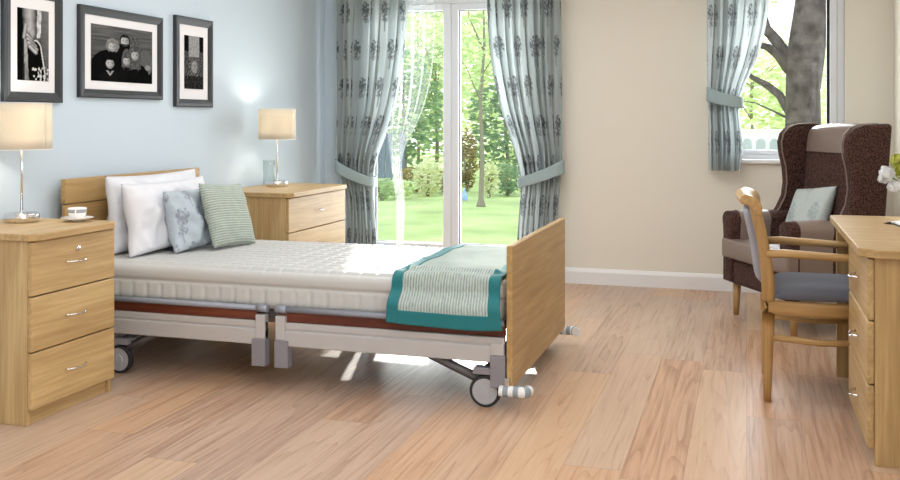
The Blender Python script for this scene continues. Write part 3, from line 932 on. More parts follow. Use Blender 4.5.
def th(a, b): return throw_pt(a, b, fold(a, b)*smooth(min(a, 1-a)*9))
thr = obj('knitted_throw', surface(lambda a, b: th(lerp(.085, .915, a), lerp(.035, 1.0, b)), 60, 130), M_['knit'], keep=True)
solid(thr, .008)
tag(thr, 'pale grey-green knitted throw with wide teal border draped over the foot of the mattress', 'throw blanket')
bm = bmesh.new()
for a0, a1, b0, b1, na, nb in ((0,.10,0,1,8,130), (.90,1,0,1,8,130), (.10,.90,0,.05,50,8)):
    surface(lambda a, b: th(lerp(a0, a1, a), lerp(b0, b1, b))+Vector((0, -.002 if b*0+lerp(b0,b1,b) < .2 else 0, .002)), na, nb, bm=bm)
bd = obj('teal_border', bm, M_['teal'], thr, keep=True); solid(bd, .011)
bd['label'] = 'teal fabric border'

# ------------------------------------------------------------------ pillows
def pillow_bm(wd, h, t, seed, col=None, n=44, sag=.0, corner=.06, wr=.008):
    bm = bmesh.new()
    def fn(sgn):
        def f(a, b):
            u, v = a*2-1, b*2-1
            e = (1-abs(u)**2.6)*(1-abs(v)**2.6)
            z = sgn*t/2*max(0, e)**.42
            pin = 1-corner*(1-abs(u)**2)*abs(v)**2*1.0
            pin2 = 1-corner*(1-abs(v)**2)*abs(u)**2*1.0
            x, y = u*wd/2*pin2, v*h/2*pin
            q = noise.noise(Vector((x*9, y*9, seed+sgn)))*wr*1.6*min(1, e*3)+noise.noise(Vector((x*24, y*20, seed)))*wr*.5*min(1, e*4)
            edge = (abs(u)**6+abs(v)**6)
            q += wr*.6*math.sin((x+y)*60+seed)*max(0, e*(1-e))*min(1, edge*2)
            return (x, y-sag*z, z+q)
        return f
    cl = (lambda a, b: col(a*wd, b*h)) if col else None
    surface(fn(1), n, n, bm=bm, col=cl)
    surface(lambda a, b: fn(-1)(a, b), n, n, bm=bm, col=cl)
    bmesh.ops.remove_doubles(bm, verts=bm.verts, dist=.0008)
    return bm
def place_pillow(name, label, cat, bm, mat, base, yaw, tilt, roll, h, group=None):
    """base = middle of the bottom edge; pillow stands up, faces +x turned by yaw, leans back by tilt"""
    bmesh.ops.recalc_face_normals(bm, faces=bm.faces)
    bmesh.ops.translate(bm, verts=bm.verts, vec=(0, h/2, 0))
    # local: x width, y height, z thickness -> world: width along y, height up, thickness along x
    A = Matrix(((0,0,1,0),(1,0,0,0),(0,1,0,0),(0,0,0,1)))
    o = obj(name, bm, mat, keep=True)
    o.matrix_world = Matrix.Translation(base) @ Matrix.Rotation(yaw, 4, 'Z') @ Matrix.Rotation(-tilt, 4, 'Y') @ Matrix.Rotation(roll, 4, 'X') @ A
    if label: tag(o, label, cat, group)
    return o
z0 = .509
place_pillow('pillow', 'plump white pillow at the back, resting against the headboard', 'pillow', pillow_bm(.77, .375, .125, 1.0, wr=.02), M_['pillow'], (-2.865, 4.19, z0), 0, R(4), 0, .375, 'white pillows')
place_pillow('pillow', 'white pillow in front of the other white one, behind the tree-print cushion', 'pillow', pillow_bm(.70, .345, .125, 5.0, wr=.02), M_['pillow'], (-2.73, 4.12, z0), 0, R(8), 0, .345, 'white pillows')
place_pillow('cushion', 'blue-grey cushion printed with grey trees, leaning on the white pillows', 'cushion', pillow_bm(.42, .305, .10, 9.0, lambda u, v: tree_cloth(u+.02, v-.04, .15, .17, (182,193,201), (128,135,146)), n=90, wr=.02), M_['print_cushion'], (-2.605, 4.17, z0), R(-2), R(13), 0, .305)
place_pillow('cushion', 'square grey-green ribbed cushion at the front of the pillows', 'cushion', pillow_bm(.335, .335, .10, 13.0, n=60, wr=.012), M_['rib'], (-2.47, 4.28, z0+.002), R(-6), R(20), R(-4), .335)

# ------------------------------------------------------------------ desk
dk = thing('desk', 'oak writing desk with three drawers against the right wall', 'desk', (.385, 3.44, 0))
dx, dy = .50, 1.18
zt = .722
obj('top', prism([(-.028,-.03+.05),(.03,-.03),(dx+.01,-.03),(dx+.01,dy),(-.0,dy),(-.028,dy-.03)], 2, zt-.03, zt, .004), M_['oak_x'], dk)
obj('end_panel', box(.022, dx, 0, .022, 0, zt-.03, .002), M_['oak_z'], dk)
obj('end_panel', box(.0, dx, dy-.035, dy-.012, 0, zt-.03, .002), M_['oak_z'], dk)
obj('pedestal_side', box(.022, dx, .60, .622, 0, zt-.03, .002), M_['oak_z'], dk)
obj('back_panel', box(dx-.02, dx-.004, .022, dy-.035, .25, zt-.03), M_['oak_y'], dk)
obj('plinth', box(.04, .056, .022, .6, 0, .052), M_['oak_y'], dk)
for a, b in ((.055,.265),(.27,.478),(.483,.688)):
    d = obj('drawer', box(.0, .022, .003, .619, a, b, .006), M_['oak_y'], dk)
    pts = [(.002-.03*math.sin(PI*k/12)**.5, .31+(k/12-.5)*.1, (a+b)/2-.006*math.sin(PI*k/12)) for k in range(13)]
    obj('handle', tube(pts, .005, 8), M_['chrome'], d)
# open notebook, pen, vase of flowers
nb = thing('open_notebook', 'open notebook with blank white pages lying on the desk', 'notebook', (.70, 4.22, zt), R(8))
bm = bmesh.new()
def page(sgn):
    return lambda a, b: (sgn*a*.115, (b-.5)*.21, .004+.010*math.sin(a*PI)**.8*(1-a*.4))
for sg in (1, -1):
    surface(page(sg), 14, 4, bm=bm)
p = obj('pages', bm, M_['page'], nb, keep=True); solid(p, .003, -1)
obj('cover', box(-.12, .12, -.109, .109, 0, .0025), M_['ink'], nb)
pn = thing('pen', 'black pen with a steel band resting beside the notebook on the desk', 'pen', (.545, 4.275, zt+.0052), R(-25))
obj('barrel', tube([(.022,0,0),(.13,0,0),(.134,0,0)], [.005,.005,.003], 12), M_['steel'], pn)
obj('tip', tube([(-.006,0,-.002),(.008,0,-.001),(.024,0,0)], [.0012,.0042,.0052], 12), M_['ink'], pn)
vs = thing('flower_vase', 'clear glass vase of white and lime flowers at the far right of the desk', 'flowers', (.70, 4.40, zt))
obj('vase', lathe([(0,0),(.045,0),(.05,.01),(.046,.1),(.055,.17),(.052,.17),(.043,.1),(.046,.012),(0,.012)], 32), M_['tumbler'], vs)
rnd = random.Random(5)
def bloom(c, r, n, seed):
    bm = bmesh.new(); q = random.Random(seed)
    for k in range(n):
        d = Vector((q.gauss(0,1), q.gauss(0,1), q.gauss(.3,1))).normalized(); u, w = frame_at(d)
        p = Vector(c)+d*r*q.uniform(.45, 1); s = r*.5
        a = [bm.verts.new(p+u*s*math.cos(t)*.8+w*s*math.sin(t)+d*(.25*s*math.cos(2*t))) for t in [2*PI*i/6 for i in range(6)]]
        bm.faces.new(a)
    return bm
for (px, py, pz, rr, kind) in ((-.135,-.01,.20,.034,'w'),(-.105,-.03,.145,.03,'w'),(-.145,.02,.175,.022,'w'),(-.09,.0,.255,.032,'g'),(-.075,-.02,.215,.034,'g'),(-.03,.03,.27,.04,'w'),(.03,-.03,.29,.04,'w'),(.06,.04,.24,.04,'g'),(.1,-.02,.2,.036,'w'),(-.03,-.06,.235,.036,'g'),(-.07,.06,.19,.034,'w')):
    st = obj('flower_stem', tube([(0,0,.02),(px*.35,py*.35,.14),(px,py,pz)], .0025, 6), M_['stem'], vs)
    obj('bloom', bloom((px,py,pz), rr, 46, rnd.random()), M_['petal_w' if kind == 'w' else 'petal_g'], st, keep=True)

# ------------------------------------------------------------------ desk chair (faces +x)
ch = thing('desk_chair', 'oak armchair with slate seat pulled up to the writing desk', 'chair', (.085, 4.10, 0), R(0))
w_, d_ = .45, .43
def bar(pts, rx, rz, seg=12, bm=None, p=2.6):
    """rounded rectangular bar along pts, half sizes rx (across) and rz"""
    bm = bm or bmesh.new(); pts = [Vector(q) for q in pts]; rings = []
    for i, q in enumerate(pts):
        d = (pts[min(i+1, len(pts)-1)]-pts[max(0, i-1)]).normalized(); u, w = frame_at(d)
        a_, b_ = (rx[i], rz[i]) if isinstance(rx, (list, tuple)) else (rx, rz)
        rings.append([bm.verts.new(q+u*math.copysign(abs(math.cos(t))**(2/p), math.cos(t))*a_+w*math.copysign(abs(math.sin(t))**(2/p), math.sin(t))*b_) for t in [2*PI*(k+.5)/seg for k in range(seg)]])
    for a, b in zip(rings, rings[1:]):
        for k in range(seg):
            f = bm.faces.new((a[k], a[(k+1) % seg], b[(k+1) % seg], b[k])); f.smooth = True
    bm.faces.new(rings[0][::-1]); bm.faces.new(rings[-1]); return bm
def back_x(z): return .0 if z < .36 else -.0-.066*((z-.36)/.47)**1.15+.018*math.sin((z-.36)/.47*PI)
for y in (0, w_):
    pts = [(.0-.004*(1-z/.36), y, z) for z in (0, .1, .2, .3)]+[(back_x(z), y, z) for z in (.36,.42,.5,.58,.66,.74,.80)]
    obj('back_leg', bar(pts, [.016]*len(pts), [.015,.018,.021,.024,.026,.027,.026,.024,.022,.021,.020]), M_['oakd_z'], ch)
    fx = d_-.02
    obj('front_leg', bar([(fx, y, 0), (fx, y, .2), (fx, y, .42), (fx-.005, y, .59)], [.015,.019,.021,.017], [.015,.019,.021,.017]), M_['oakd_z'], ch)
    obj('armrest', bar([(back_x(.60)+.005, y, .603), (.06, y, .607), (.18, y, .602), (.32, y, .596), (fx+.02, y, .592)], [.02,.022,.024,.026,.024], [.016,.017,.016,.015,.013]), M_['oakd_x'], ch)
    obj('side_rail', bar([(0, y, .385), (.2, y, .383), (fx, y, .385)], .014, .03), M_['oakd_x'], ch)
    obj('stretcher', bar([(0, y, .265), (.2, y, .252), (fx, y, .262)], .011, .013), M_['oakd_x'], ch)
obj('front_rail', bar([(d_-.02, 0, .385), (d_-.02, w_, .385)], .014, .03), M_['oakd_y'], ch)
obj('rear_rail', bar([(0, 0, .385), (0, w_, .385)], .014, .03), M_['oakd_y'], ch)
# top rail: a scrolled board, curled to the rear and dipping towards the middle
scroll = [(-.046,.006),(-.052,.024),(-.046,.038),(-.028,.044),(.0,.036),(.024,.018),(.034,-.004),(.034,-.03),(.022,-.042),(.008,-.036),(-.004,-.014),(-.02,.0)]
bm = bmesh.new(); rings = []
for i in range(17):
    a = i/16; cv = .022*math.sin(a*PI)
    rings.append([bm.verts.new((back_x(.80)+px_-cv, lerp(-.024, w_+.024, a), .80+pz_+.006*math.sin(a*PI))) for px_, pz_ in scroll])
for ra, rb in zip(rings, rings[1:]):
    for k in range(len(scroll)): bm.faces.new((ra[k], ra[(k+1) % 12], rb[(k+1) % 12], rb[k]))
bm.faces.new(rings[0]); bm.faces.new(rings[-1][::-1])
bmesh.ops.recalc_face_normals(bm, faces=bm.faces)
bmesh.ops.bevel(bm, geom=[e for e in bm.edges if len(e.link_faces) == 2 and e.calc_face_angle(0) > R(60)], offset=.004, segments=2, affect='EDGES')
obj('top_rail', bm, M_['oakd_y'], ch, 'auto')
# upholstered back pad
def pad(sg):
    return lambda a, b: (back_x(lerp(.47,.79,b))-.018+sg*.022*((1-(2*a-1)**6)*(1-(2*b-1)**6))**.5-.016*math.sin(a*PI), lerp(.022, w_-.022, a), lerp(.47, .79, b))
bm = surface(pad(1), 16, 20); surface(pad(-1), 16, 20, bm=bm); bmesh.ops.remove_doubles(bm, verts=bm.verts, dist=.0006)
obj('backrest', bm, M_['lav'], ch)
def seatp(sg):
    def f(a, b):
        u, v = 2*a-1, 2*b-1
        e = (1-abs(u)**8)*(1-abs(v)**8)
        x, y = lerp(.02, d_+.03, a), lerp(-.018, w_+.018, b)
        return (x, y, .428+(sg*(.044 if sg > 0 else .012)*max(0, e)**.4)+(.006*(1-u*u)*(1-v*v) if sg > 0 else 0))
    return f
bm = surface(seatp(1), 24, 24); surface(seatp(-1), 24, 24, bm=bm); bmesh.ops.remove_doubles(bm, verts=bm.verts, dist=.0006)
obj('seat', bm, M_['slate'], ch)

# ------------------------------------------------------------------ wingback armchair (local: +x forward, y across)
AX, AY = .285, 5.71; ARZ = math.atan2(-.476, -.88)
ac = thing('wingback_armchair', 'brown tweed wingback armchair with taupe panels by the small window', 'armchair', (AX, AY, 0), ARZ)
# local centre of the seat at the origin; forward = +x
HW = .36; FX = .265; BKX = -.29
for sx in (FX-.05, BKX+.04):
    for sy in (HW-.05, -HW+.05):
        tl = .02 if sx > 0 else -.05
        obj('leg', bar([(sx+tl*.4, sy, 0), (sx, sy, .22)], [.015, .024], [.015, .024]), M_['oakd_z'], ac)
obj('base', box(BKX+.02, FX, -HW+.005, HW-.005, .19, .335, .02, 3), M_['tweed'], ac, 'auto')
def cushion_box(x0, x1, y0, y1, z0, z1, bul=.015, n=20, p=10):
    bm = bmesh.new()
    def f(sg):
        def g(a, b):
            u, v = 2*a-1, 2*b-1; e = max(0, (1-abs(u)**p)*(1-abs(v)**p))**.35
            return (lerp(x0, x1, a), lerp(y0, y1, b), (z0+z1)/2+sg*((z1-z0)/2*e+bul*(1-u*u)*(1-v*v)))
        return g
    surface(f(1), n, n, bm=bm); surface(f(-1), n, n, bm=bm, uv=True)
    bmesh.ops.remove_doubles(bm, verts=bm.verts, dist=.0006); return bm
obj('seat_border', box(FX-.05, FX+.026, -HW-.006, HW+.006, .338, .452, .016, 3), M_['taupe'], ac, 'auto')
obj('seat_cushion', cushion_box(BKX+.12, FX+.01, -HW+.09, HW-.09, .342, .456, .008), M_['taupe'], ac)
def arm_bm(y, x0, x1, grow=0.0, z0=.2, zt=.615):
    hw = .055+grow; pr = []
    for k in range(13):
        t = PI*k/12; pr.append((y+hw*1.12*math.cos(t), zt-.055+(.055+grow)*math.sin(t)))
    pr = [(y+hw*.95, z0)]+[(y+hw*.9, zt-.14), (y+hw*.98, zt-.09)]+pr+[(y-hw*.98, zt-.09), (y-hw*.9, zt-.14), (y-hw*.95, z0)]
    return prism(pr, 0, x0, x1, .008 if not grow else .001)
for sy in (1, -1):
    yy = sy*(HW-.045)
    a = obj('arm', arm_bm(yy, BKX+.08, FX+.015), M_['tweed'], ac, 'auto')
    c = obj('arm_panel', arm_bm(yy, FX-.235, FX-.045, .004, .196, .616), M_['taupe'], a, 'auto'); c['label'] = 'taupe wipe-clean panel'
# back with a lean; a taupe head panel at the top
def lean(z): return -.09*(z-.40)
def back_pt(sg, z0=.36, z1=1.125, hw=HW-.055, t=.062, off=0):
    def f(a, b):
        u, v = 2*a-1, 2*b-1
        z = lerp(z0, z1, b)-.0*abs(u)
        e = max(0, (1-abs(u)**12)*(1-abs(v)**14))**.35
        top = .03*(abs(u)**3)*smooth((b-.8)/.2)
        return (BKX+.065+lean(z)+sg*(t+off)*e+(.02*(1-u*u) if sg > 0 else 0), u*hw, z-top)
    return f
bm = surface(back_pt(1), 24, 34); surface(back_pt(-1), 24, 34, bm=bm); bmesh.ops.remove_doubles(bm, verts=bm.verts, dist=.0006)
bk = obj('backrest', bm, M_['tweed'], ac)
def head_pt(a, b):
    u = 2*a-1; s = b*2.0   # wraps over the top
    hw = (HW-.062)*u
    fr = back_pt(1, off=.004); bkf = back_pt(-1, off=.004)
    aa = .5+.5*hw/(HW-.055)
    if s < 1.5: p = Vector(fr(aa, lerp(.79, 1.0, s/1.5)))
    else: p = Vector(bkf(aa, lerp(1.0, .93, (s-1.5)/.5)))
    return p+Vector((0, 0, .004*smooth((s-.9)/.4)))
hp = obj('head_panel', surface(head_pt, 24, 40), M_['taupe'], bk, keep=True); solid(hp, .006); hp['label'] = 'taupe wipe-clean head panel'
wing = [(0,.50),(.27,.58),(.235,.63),(.205,.70),(.20,.78),(.215,.87),(.245,.96),(.255,1.02),(.245,1.07),(.215,1.105),(.16,1.125),(.05,1.13),(0,1.13)]
wing = [(BKX+.02+x+lean(z)*.9, z) for x, z in wing]
for sy in (1, -1):
    y0_, y1_ = sorted((sy*(HW-.062), sy*(HW+.008)))
    wg = obj('wing', prism(wing, 1, y0_, y1_, .022, 4), M_['tweed'], ac, 'auto')
    # piping along the front edge
    yy = sy*(HW-.06)
    ed = wing[1:-1]
    obj('piping', tube([(x+.0, yy, z+.0) for x, z in ed], .0045, 8), M_['taupe'], wg)
# cushion leaning in the chair
bm = pillow_bm(.37, .33, .11, 21, lambda u, v: tree_cloth(u, v, .2, .22, (196,205,204), (160,171,174)), n=70)
pw = place_pillow('cushion', 'pale silvery patterned cushion standing in the armchair', 'cushion', bm, M_['print_cushion'], (0, 0, 0), 0, 0, 0, .33)
pw.matrix_world = Matrix.Translation((AX, AY, 0)) @ Matrix.Rotation(ARZ, 4, 'Z') @ Matrix.Translation((-.03, -.05, .462)) @ Matrix.Rotation(R(-24), 4, 'Y') @ Matrix.Rotation(R(7), 4, 'X') @ Matrix(((0,0,1,0),(1,0,0,0),(0,1,0,0),(0,0,0,1)))

# ------------------------------------------------------------------ garden
struct('lawn', surface(lambda a, b: (lerp(-16, 8, a), lerp(BY+.3, 34, b), -.08+.03*noise.noise(Vector((a*30, b*30, 0)))), 60, 60), M_['lawn'])
def leaves(c, rad, n, size, seed, hollow=.35, squash=None, bm=None):
    bm = bm or bmesh.new(); q = random.Random(seed); c = Vector(c)
    for k in range(n):
        while True:
            d = Vector((q.uniform(-1,1), q.uniform(-1,1), q.uniform(-1,1)))
            if hollow < d.length < 1: break
        if noise.noise(d*2.3+Vector((seed, 0, 0))) < -.18 and q.random() < .75: continue
        p = c+Vector((d.x*rad[0], d.y*rad[1], d.z*rad[2]))
        nrm = Vector((q.gauss(0,1), q.gauss(0,1), q.gauss(0,1))).normalized(); u, w = frame_at(nrm)
        s = size*q.uniform(.6, 1.3)
        bm.faces.new([bm.verts.new(p+u*s*a+w*s*b+nrm*s*e) for a, b, e in ((-1,0,0),(-.3,.42,.1),(.5,.36,.1),(1,0,-.1),(.5,-.36,.1),(-.3,-.42,.1))])
    return bm
def g(u, d, Y=None):
    """ground point seen at pixel column u at distance Y"""
    t = (u-450)/952; s, c = math.sin(R(17.3)), math.cos(R(17.3))
    return (d*(-s+c*t)/(c+s*t), d)
def shrub(name, label, cat, x, y, rx, rz, n, size, mat, seed, group=None, z=0, ry=None, twigs=5):
    r = thing(name, label, cat, (x, y, -.06), 0, group)
    obj('foliage', leaves((0, 0, rz*.95+z), (rx, ry or rx*.8, rz), n, size, seed), mat, r, keep=True)
    bm = bmesh.new(); q = random.Random(seed)
    for k in range(twigs):
        a = q.uniform(0, 2*PI); tube([(0,0,-.02),(rx*.2*math.cos(a), rx*.2*math.sin(a), rz*.6+z*.6),(rx*.5*math.cos(a), rx*.5*math.sin(a), rz*1.2+z)], [.025,.018,.008], 6, bm)
    obj('branches', bm, M_['twig'], r)
    return r
def tree(name, label, x, y, h, crown, rad, n, size, mat, seed, tr=.09, group=None):
    r = thing(name, label, 'tree', (x, y, -.08), 0, group)
    q = random.Random(seed)
    obj('trunk', tube([(0,0,-.05),(.03,.0,h*.3),(-.02,.02,h*.6),(0,0,h)], [tr*1.2, tr, tr*.8, tr*.4], 10), M_['twig'], r)
    bm = bmesh.new()
    for k in range(7):
        a = q.uniform(0, 2*PI); zz = h*q.uniform(.5, .9)
        tube([(0,0,zz),(rad[0]*.35*math.cos(a), rad[1]*.35*math.sin(a), zz+rad[2]*.3),(rad[0]*.75*math.cos(a), rad[1]*.75*math.sin(a), zz+rad[2]*.55)], [tr*.45, tr*.3, tr*.1], 6, bm)
    obj('branches', bm, M_['twig'], r)
    obj('crown', leaves((0,0,crown), rad, n, size, seed), mat, r, keep=True)
    return r
GS = 'trees beyond the lawn'
# far trees behind the tall window
for i, (u, d, h, rx, rz, n, m, lab) in enumerate((
    (372, 18.6, 4.2, 1.5, 2.2, 2600, 'leaf_b', 'mid-green garden tree behind the slate fence'),
    (418, 21.2, 4.5, 1.7, 2.4, 3000, 'leaf_a', 'bright light-green tree far back behind the left pane'),
    (448, 26, 4.8, 1.6, 2.6, 2600, 'leaf_y', 'pale cream-green tree farthest back, behind the window mullion'),
    (480, 23.4, 4.4, 1.5, 2.4, 3000, 'leaf_a', 'bright lime-green tree behind the slim trunk in the garden'),
    (514, 19.4, 4.2, 1.3, 2.2, 2600, 'leaf_a', 'light-green tree partly covered by the right curtain'),
    (404, 16.9, 2.6, .75, 1.15, 1500, 'leaf_d', 'dark green small tree beside the slate fence'),
    (506, 17, 2.2, .75, .95, 1500, 'leaf_d', 'dark green bushy tree right of the slim trunk'),
    (436, 18.4, 3.2, .55, 1.4, 1100, 'leaf_b', 'narrow mid-green tree behind the cream shrub'))):
    x, y = g(u, d)
    tree('garden_tree', lab, x, y, h*.8, h*.55, (rx, rx*.45, rz), n, .085 if d > 19 else .065, M_[m], 30+i, .035, GS)
x, y = g(481, 13.2)
r = thing('slim_tree', 'slim bare-trunked young tree standing on the lawn before the shrubs', 'tree', (x, y, -.08))
obj('trunk', tube([(0,0,-.05),(0,0,.03),(.0,0,.1),(.02,0,.7),(-.01,0,1.5),(.05,0,2.3),(.0,.1,3.2)], [.085,.06,.04,.03,.026,.02,.01], 10), M_['twig'], r)
bm = tube([(-.01,0,1.5),(-.25,.1,2.0),(-.5,.1,2.3)], [.010,.007,.004], 6); tube([(.03,0,1.9),(.3,0,2.3),(.5,0,2.8)], [.009,.006,.004], 6, bm); tube([(.05,0,2.2),(-.15,-.1,2.7),(-.2,0,3.1)], [.018,.01,.005], 6, bm)
obj('branches', bm, M_['twig'], r)
obj('crown', leaves((0,0,2.6), (.9,.7,1.2), 900, .055, 77), M_['leaf_b'], r, keep=True)
for i, (u, d, rx, rz, n, sz, m, lab) in enumerate((
    (428, 14.6, .26, .30, 900, .035, 'leaf_y', 'creamy yellow-green flowering shrub at the edge of the lawn, left of the mullion'),
    (398, 14.05, .30, .15, 700, .032, 'leaf_a', 'low bright green shrub at the foot of the slate fence'),
    (412, 15.15, .28, .22, 700, .032, 'leaf_r', 'low copper-tinged shrub left of the cream one'),
    (489, 14.6, .17, .30, 700, .034, 'leaf_y', 'small cream-flowering shrub just right of the slim trunk'),
    (382, 13.6, .20, .17, 500, .030, 'leaf_b', 'low mid-green shrub by the left edge of the tall window'),
    (508, 15.1, .34, .26, 900, .034, 'leaf_d', 'dark green shrub half hidden by the right curtain'),
    (446, 15.2, .25, .20, 600, .032, 'leaf_r', 'low copper-tinged shrub behind the mullion'))):
    x, y = g(u, d)
    shrub('garden_shrub', lab, 'shrub', x, y, rx, rz, n, sz, M_[m], 60+i, 'shrubs along the lawn')
x, y = g(467, 15.7)
shrub('columnar_conifer', 'copper-brown columnar conifer behind the pale blue ornament', 'conifer', x, y, .19, .55, 1500, .03, M_['leaf_r'], 91)
x, y = g(464.5, 13.9)
o = obj('garden_ornament', lathe([(0,0),(.045,0),(.052,.02),(.05,.06),(.03,.12),(.012,.17),(.014,.19),(0,.205)], 20), M_['stone_blue']); o.location = (x, y, -.085)
tag(o, 'small pale blue teardrop ornament standing at the back of the lawn', 'garden ornament')
# slate fence on the left
xa, ya = g(362, 16.2); xb, yb = g(403, 16.6)
fr = thing('slate_fence', 'slate-grey vertical board fence at the left of the garden', 'fence', (xa-1.5, ya, -.1))
bm = bmesh.new(); n = int((xb-xa+1.5)/.14)
for k in range(n): box(k*.14, k*.14+.132, 0, .022, 0, 1.0+.01*math.sin(k*2.3), .004, bm=bm)
obj('boards', bm, M_['fence'], fr)
bm = bmesh.new()
for z in (.2, .8): box(0, n*.14, .022, .06, z, z+.07, .004, bm=bm)
obj('fence_rails', bm, M_['fence'], fr)
for k in range(3): obj('post', box(k*1.05+.1, k*1.05+.18, .06, .14, -.1, 1.02, .004), M_['fence'], fr)

# tree overhanging the tall window from the left
r = thing('overhanging_tree', 'leafy tree whose lowest leaves hang into the top of the tall window', 'tree', (-5.6, 9.4, -.08))
obj('trunk', tube([(0,0,-.1),(.05,0,1.2),(0,.05,2.4),(.3,0,3.4)], [.16,.13,.11,.06], 12), M_['bark'], r)
bm = tube([(0,.03,2.0),(.9,0,2.7),(1.9,-.2,2.95),(3.0,-.3,2.9)], [.08,.06,.04,.012], 8); tube([(.05,0,2.6),(.8,.3,3.4),(1.5,.5,4.0)], [.06,.04,.015], 8, bm); tube([(1.5,-.1,2.88),(2.0,-.6,2.6),(2.6,-.9,2.3),(3.15,-.9,2.25)], [.03,.018,.008,.004], 6, bm)
obj('branches', bm, M_['bark'], r)
bm = leaves((2.3,-.1,3.42), (1.9,1.2,.97), 3800, .085, 5, 0.0)  # unseen upper crown, placed and thickened to keep sun off the bed
leaves((2.66,-.9,2.2), (.24,.2,.15), 34, .06, 6, 0.0, bm=bm); leaves((3.15,-.9,2.16), (.15,.2,.2), 26, .06, 8, 0.0, bm=bm); leaves((.6,.3,3.9), (1.4,1.1,.8), 900, .085, 9, 0.0, bm=bm)
obj('crown', bm, M_['leaf_b'], r, keep=True)

# big tree outside the small window
TXY = g(803, 9.6)
r = thing('old_tree', 'thick grey-barked old tree close outside the small window', 'tree', (TXY[0], TXY[1], -.08))
q = lambda u, v: (g(u, 9.6)[0]-TXY[0], v2z(u, v, 9.6)+.08)
def limb(tab, seg=16, bm=None, dy=0):
    pts = []; rd = []
    for i, (u, v, r_) in enumerate(tab):
        x, z = q(u, v); pts.append((x, dy*i, z)); rd.append(r_)
    return tube(pts, rd, seg, bm)
bm = tube([(0,0,-.1),(.0,0,.25)], [.26,.2], 20)
limb(((803,236,.2),(804,180,.172),(803,130,.162),(803,90,.155),(805,60,.172),(809,30,.165),(812,0,.15),(818,-50,.11),(822,-110,.05)), 20, bm)
obj('trunk', bm, M_['bark'], r)
for tab, dy in ((((790,62,.07),(776,40,.055),(766,28,.05),(762,10,.035),(750,-20,.02),(735,-60,.01)), .03),
            (((789,70,.05),(778,56,.04),(768,48,.036),(756,45,.026),(735,38,.014)), -.05),
            (((788,110,.045),(780,95,.04),(768,85,.034),(752,76,.024),(735,60,.012)), .08),
            (((795,122,.014),(775,112,.009),(755,103,.006),(738,101,.004)), -.06),
            (((820,35,.07),(830,10,.05),(842,-20,.03),(856,-60,.012)), .05)):
    obj('bough', limb(tab, 10, None, dy), M_['bark'], r)
bm = leaves((.1,.2,4.4), (1.6,1.5,1.0), 1600, .08, 41, 0.0)
leaves((-.55,.2,1.95), (.14,.3,.16), 46, .045, 42, 0.0, bm=bm); leaves((-.4,.1,2.45), (.25,.3,.2), 40, .05, 43, 0.0, bm=bm)
obj('crown', bm, M_['leaf_b'], r, keep=True)
for i, (u, d, h, rx, rz, n, m, lab) in enumerate((
    (752, 19, 3.0, 1.3, 1.5, 2400, 'leaf_a', 'light-green tree beyond the white fence, left of the old tree'),
    (795, 20.9, 3.4, 1.5, 1.7, 2400, 'leaf_y', 'pale green tree hidden behind the old tree'),
    (835, 22.8, 3.6, 1.2, 1.8, 2200, 'leaf_a', 'light-green tree right of the old tree'))):
    x, y = g(u, d)
    tree('garden_tree', lab, x, y, h*.8, h*.5, (rx, rx*.45, rz), n, .08, M_[m], 130+i, .035, GS)
# white fence with round-topped grey pickets
x0, y0f = g(700, 12.2); x1, _ = g(880, 12.2)
fr = thing('white_fence', 'white garden fence with round-topped grey pickets below the old tree', 'fence', (x0, y0f, -.1))
obj('backing_boards', box(0, x1-x0, .03, .06, 0, 1.12, .004), M_['fence_w'], fr)
obj('cap_rail', box(-.02, x1-x0+.02, 0, .09, 1.10, 1.135, .006), M_['fence_w'], fr)
k = 0; xx = .03
while xx < x1-x0-.1:
    pw_ = .055; pr = [(xx, 0), (xx+2*pw_, 0)]+[(xx+pw_+pw_*math.cos(PI*j/10), .97+pw_*math.sin(PI*j/10)) for j in range(11)]
    obj('picket', prism(pr, 1, .006, .03, .003), M_['picket'], fr); xx += .158

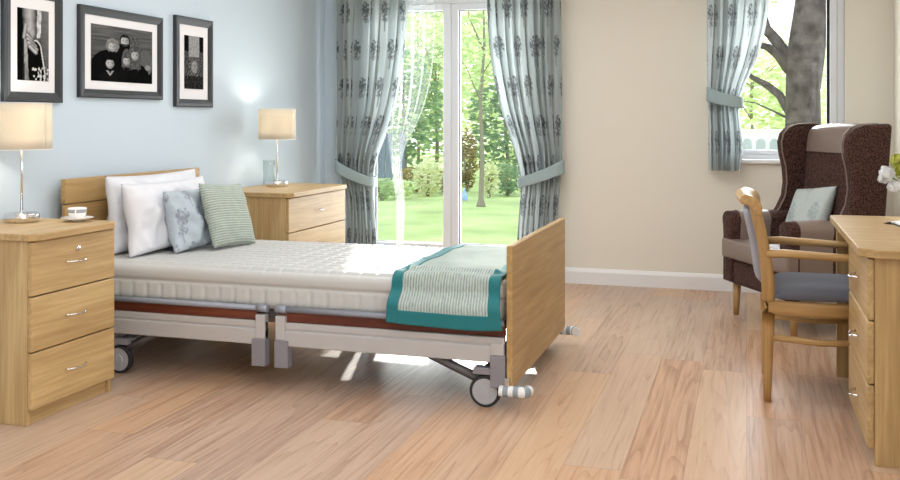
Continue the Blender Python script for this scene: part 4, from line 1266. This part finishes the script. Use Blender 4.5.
# ------------------------------------------------------------------ light
wd = bpy.data.worlds.new('sky'); SC.world = wd; wd.use_nodes = True
nt = wd.node_tree; bg = nt.nodes['Background']
tc = N(nt, 'ShaderNodeTexCoord'); sp = N(nt, 'ShaderNodeSeparateXYZ'); L(nt, tc.outputs['Generated'], sp.inputs[0])
rp = ramp(nt, [(.0, (.95,.97,1,1)), (.5, (.72,.86,1,1))]); L(nt, sp.outputs['Z'], rp.inputs['Fac']); L(nt, rp.outputs['Color'], bg.inputs['Color'])
bg.inputs['Strength'].default_value = 2.7
def light(name, kind, loc, energy, col=(1,1,1), aim=None, **kw):
    ld = bpy.data.lights.new(name, kind); ld.energy = energy; ld.color = col
    for k, v in kw.items(): setattr(ld, k, v)
    o = bpy.data.objects.new(name, ld); C.objects.link(o); o.location = loc
    if aim is not None: o.rotation_euler = Vector(aim).to_track_quat('-Z', 'Y').to_euler()
    return o
el = R(17.5); sd = Vector((.27*math.cos(el), -.963*math.cos(el), -math.sin(el)))
light('sun', 'SUN', (-5, 20, 12), 4.6, (1, .97, .9), sd, angle=R(1.2))
# area lamps for daylight at the back windows; the side one is added fill
light('tall_window_daylight', 'AREA', ((W1[0]+W1[1])/2, BY+.3, 1.1), 62, (.95,.98,1), (0,-1,-.1), shape='RECTANGLE', size=1.3, size_y=1.9)
light('small_window_daylight', 'AREA', ((W2[0]+W2[1])/2, BY+.3, 1.5), 28, (.95,.98,1), (0,-1,-.1), shape='RECTANGLE', size=.85, size_y=1.1)
light('side_fill', 'AREA', (RX+.25, .25, 1.45), 72, (.97,.985,1), (-1,0,-.05), shape='RECTANGLE', size=2.3, size_y=1.4)
# unseen area lights under the ceiling, added to fill the room
for x, y, e in ((-1.1, 4.4, 40), (-1.1, 1.6, 32)):
    light('ceiling_fill', 'AREA', (x, y, CZ-.03), e, (.97,.985,1), (0,0,-1), shape='RECTANGLE', size=2.2, size_y=1.6)

# ------------------------------------------------------------------ camera
cd = bpy.data.cameras.new('camera'); co = bpy.data.objects.new('camera', cd); C.objects.link(co)
cd.sensor_width = 36; cd.lens = 952/900*36; cd.shift_y = -120/900; cd.clip_start = .02; cd.clip_end = 200
co.location = (0, 0, 1.15); co.rotation_euler = (PI/2, 0, R(17.3))
SC.camera = co
SC.view_settings.view_transform = 'Standard'; SC.view_settings.look = 'None'
SC.view_settings.exposure = -0.13; SC.view_settings.gamma = 1; SC.view_settings.use_curve_mapping = False
try: SC.cycles.use_denoising = True
except Exception: pass
SC.cycles.transparent_max_bounces = 16
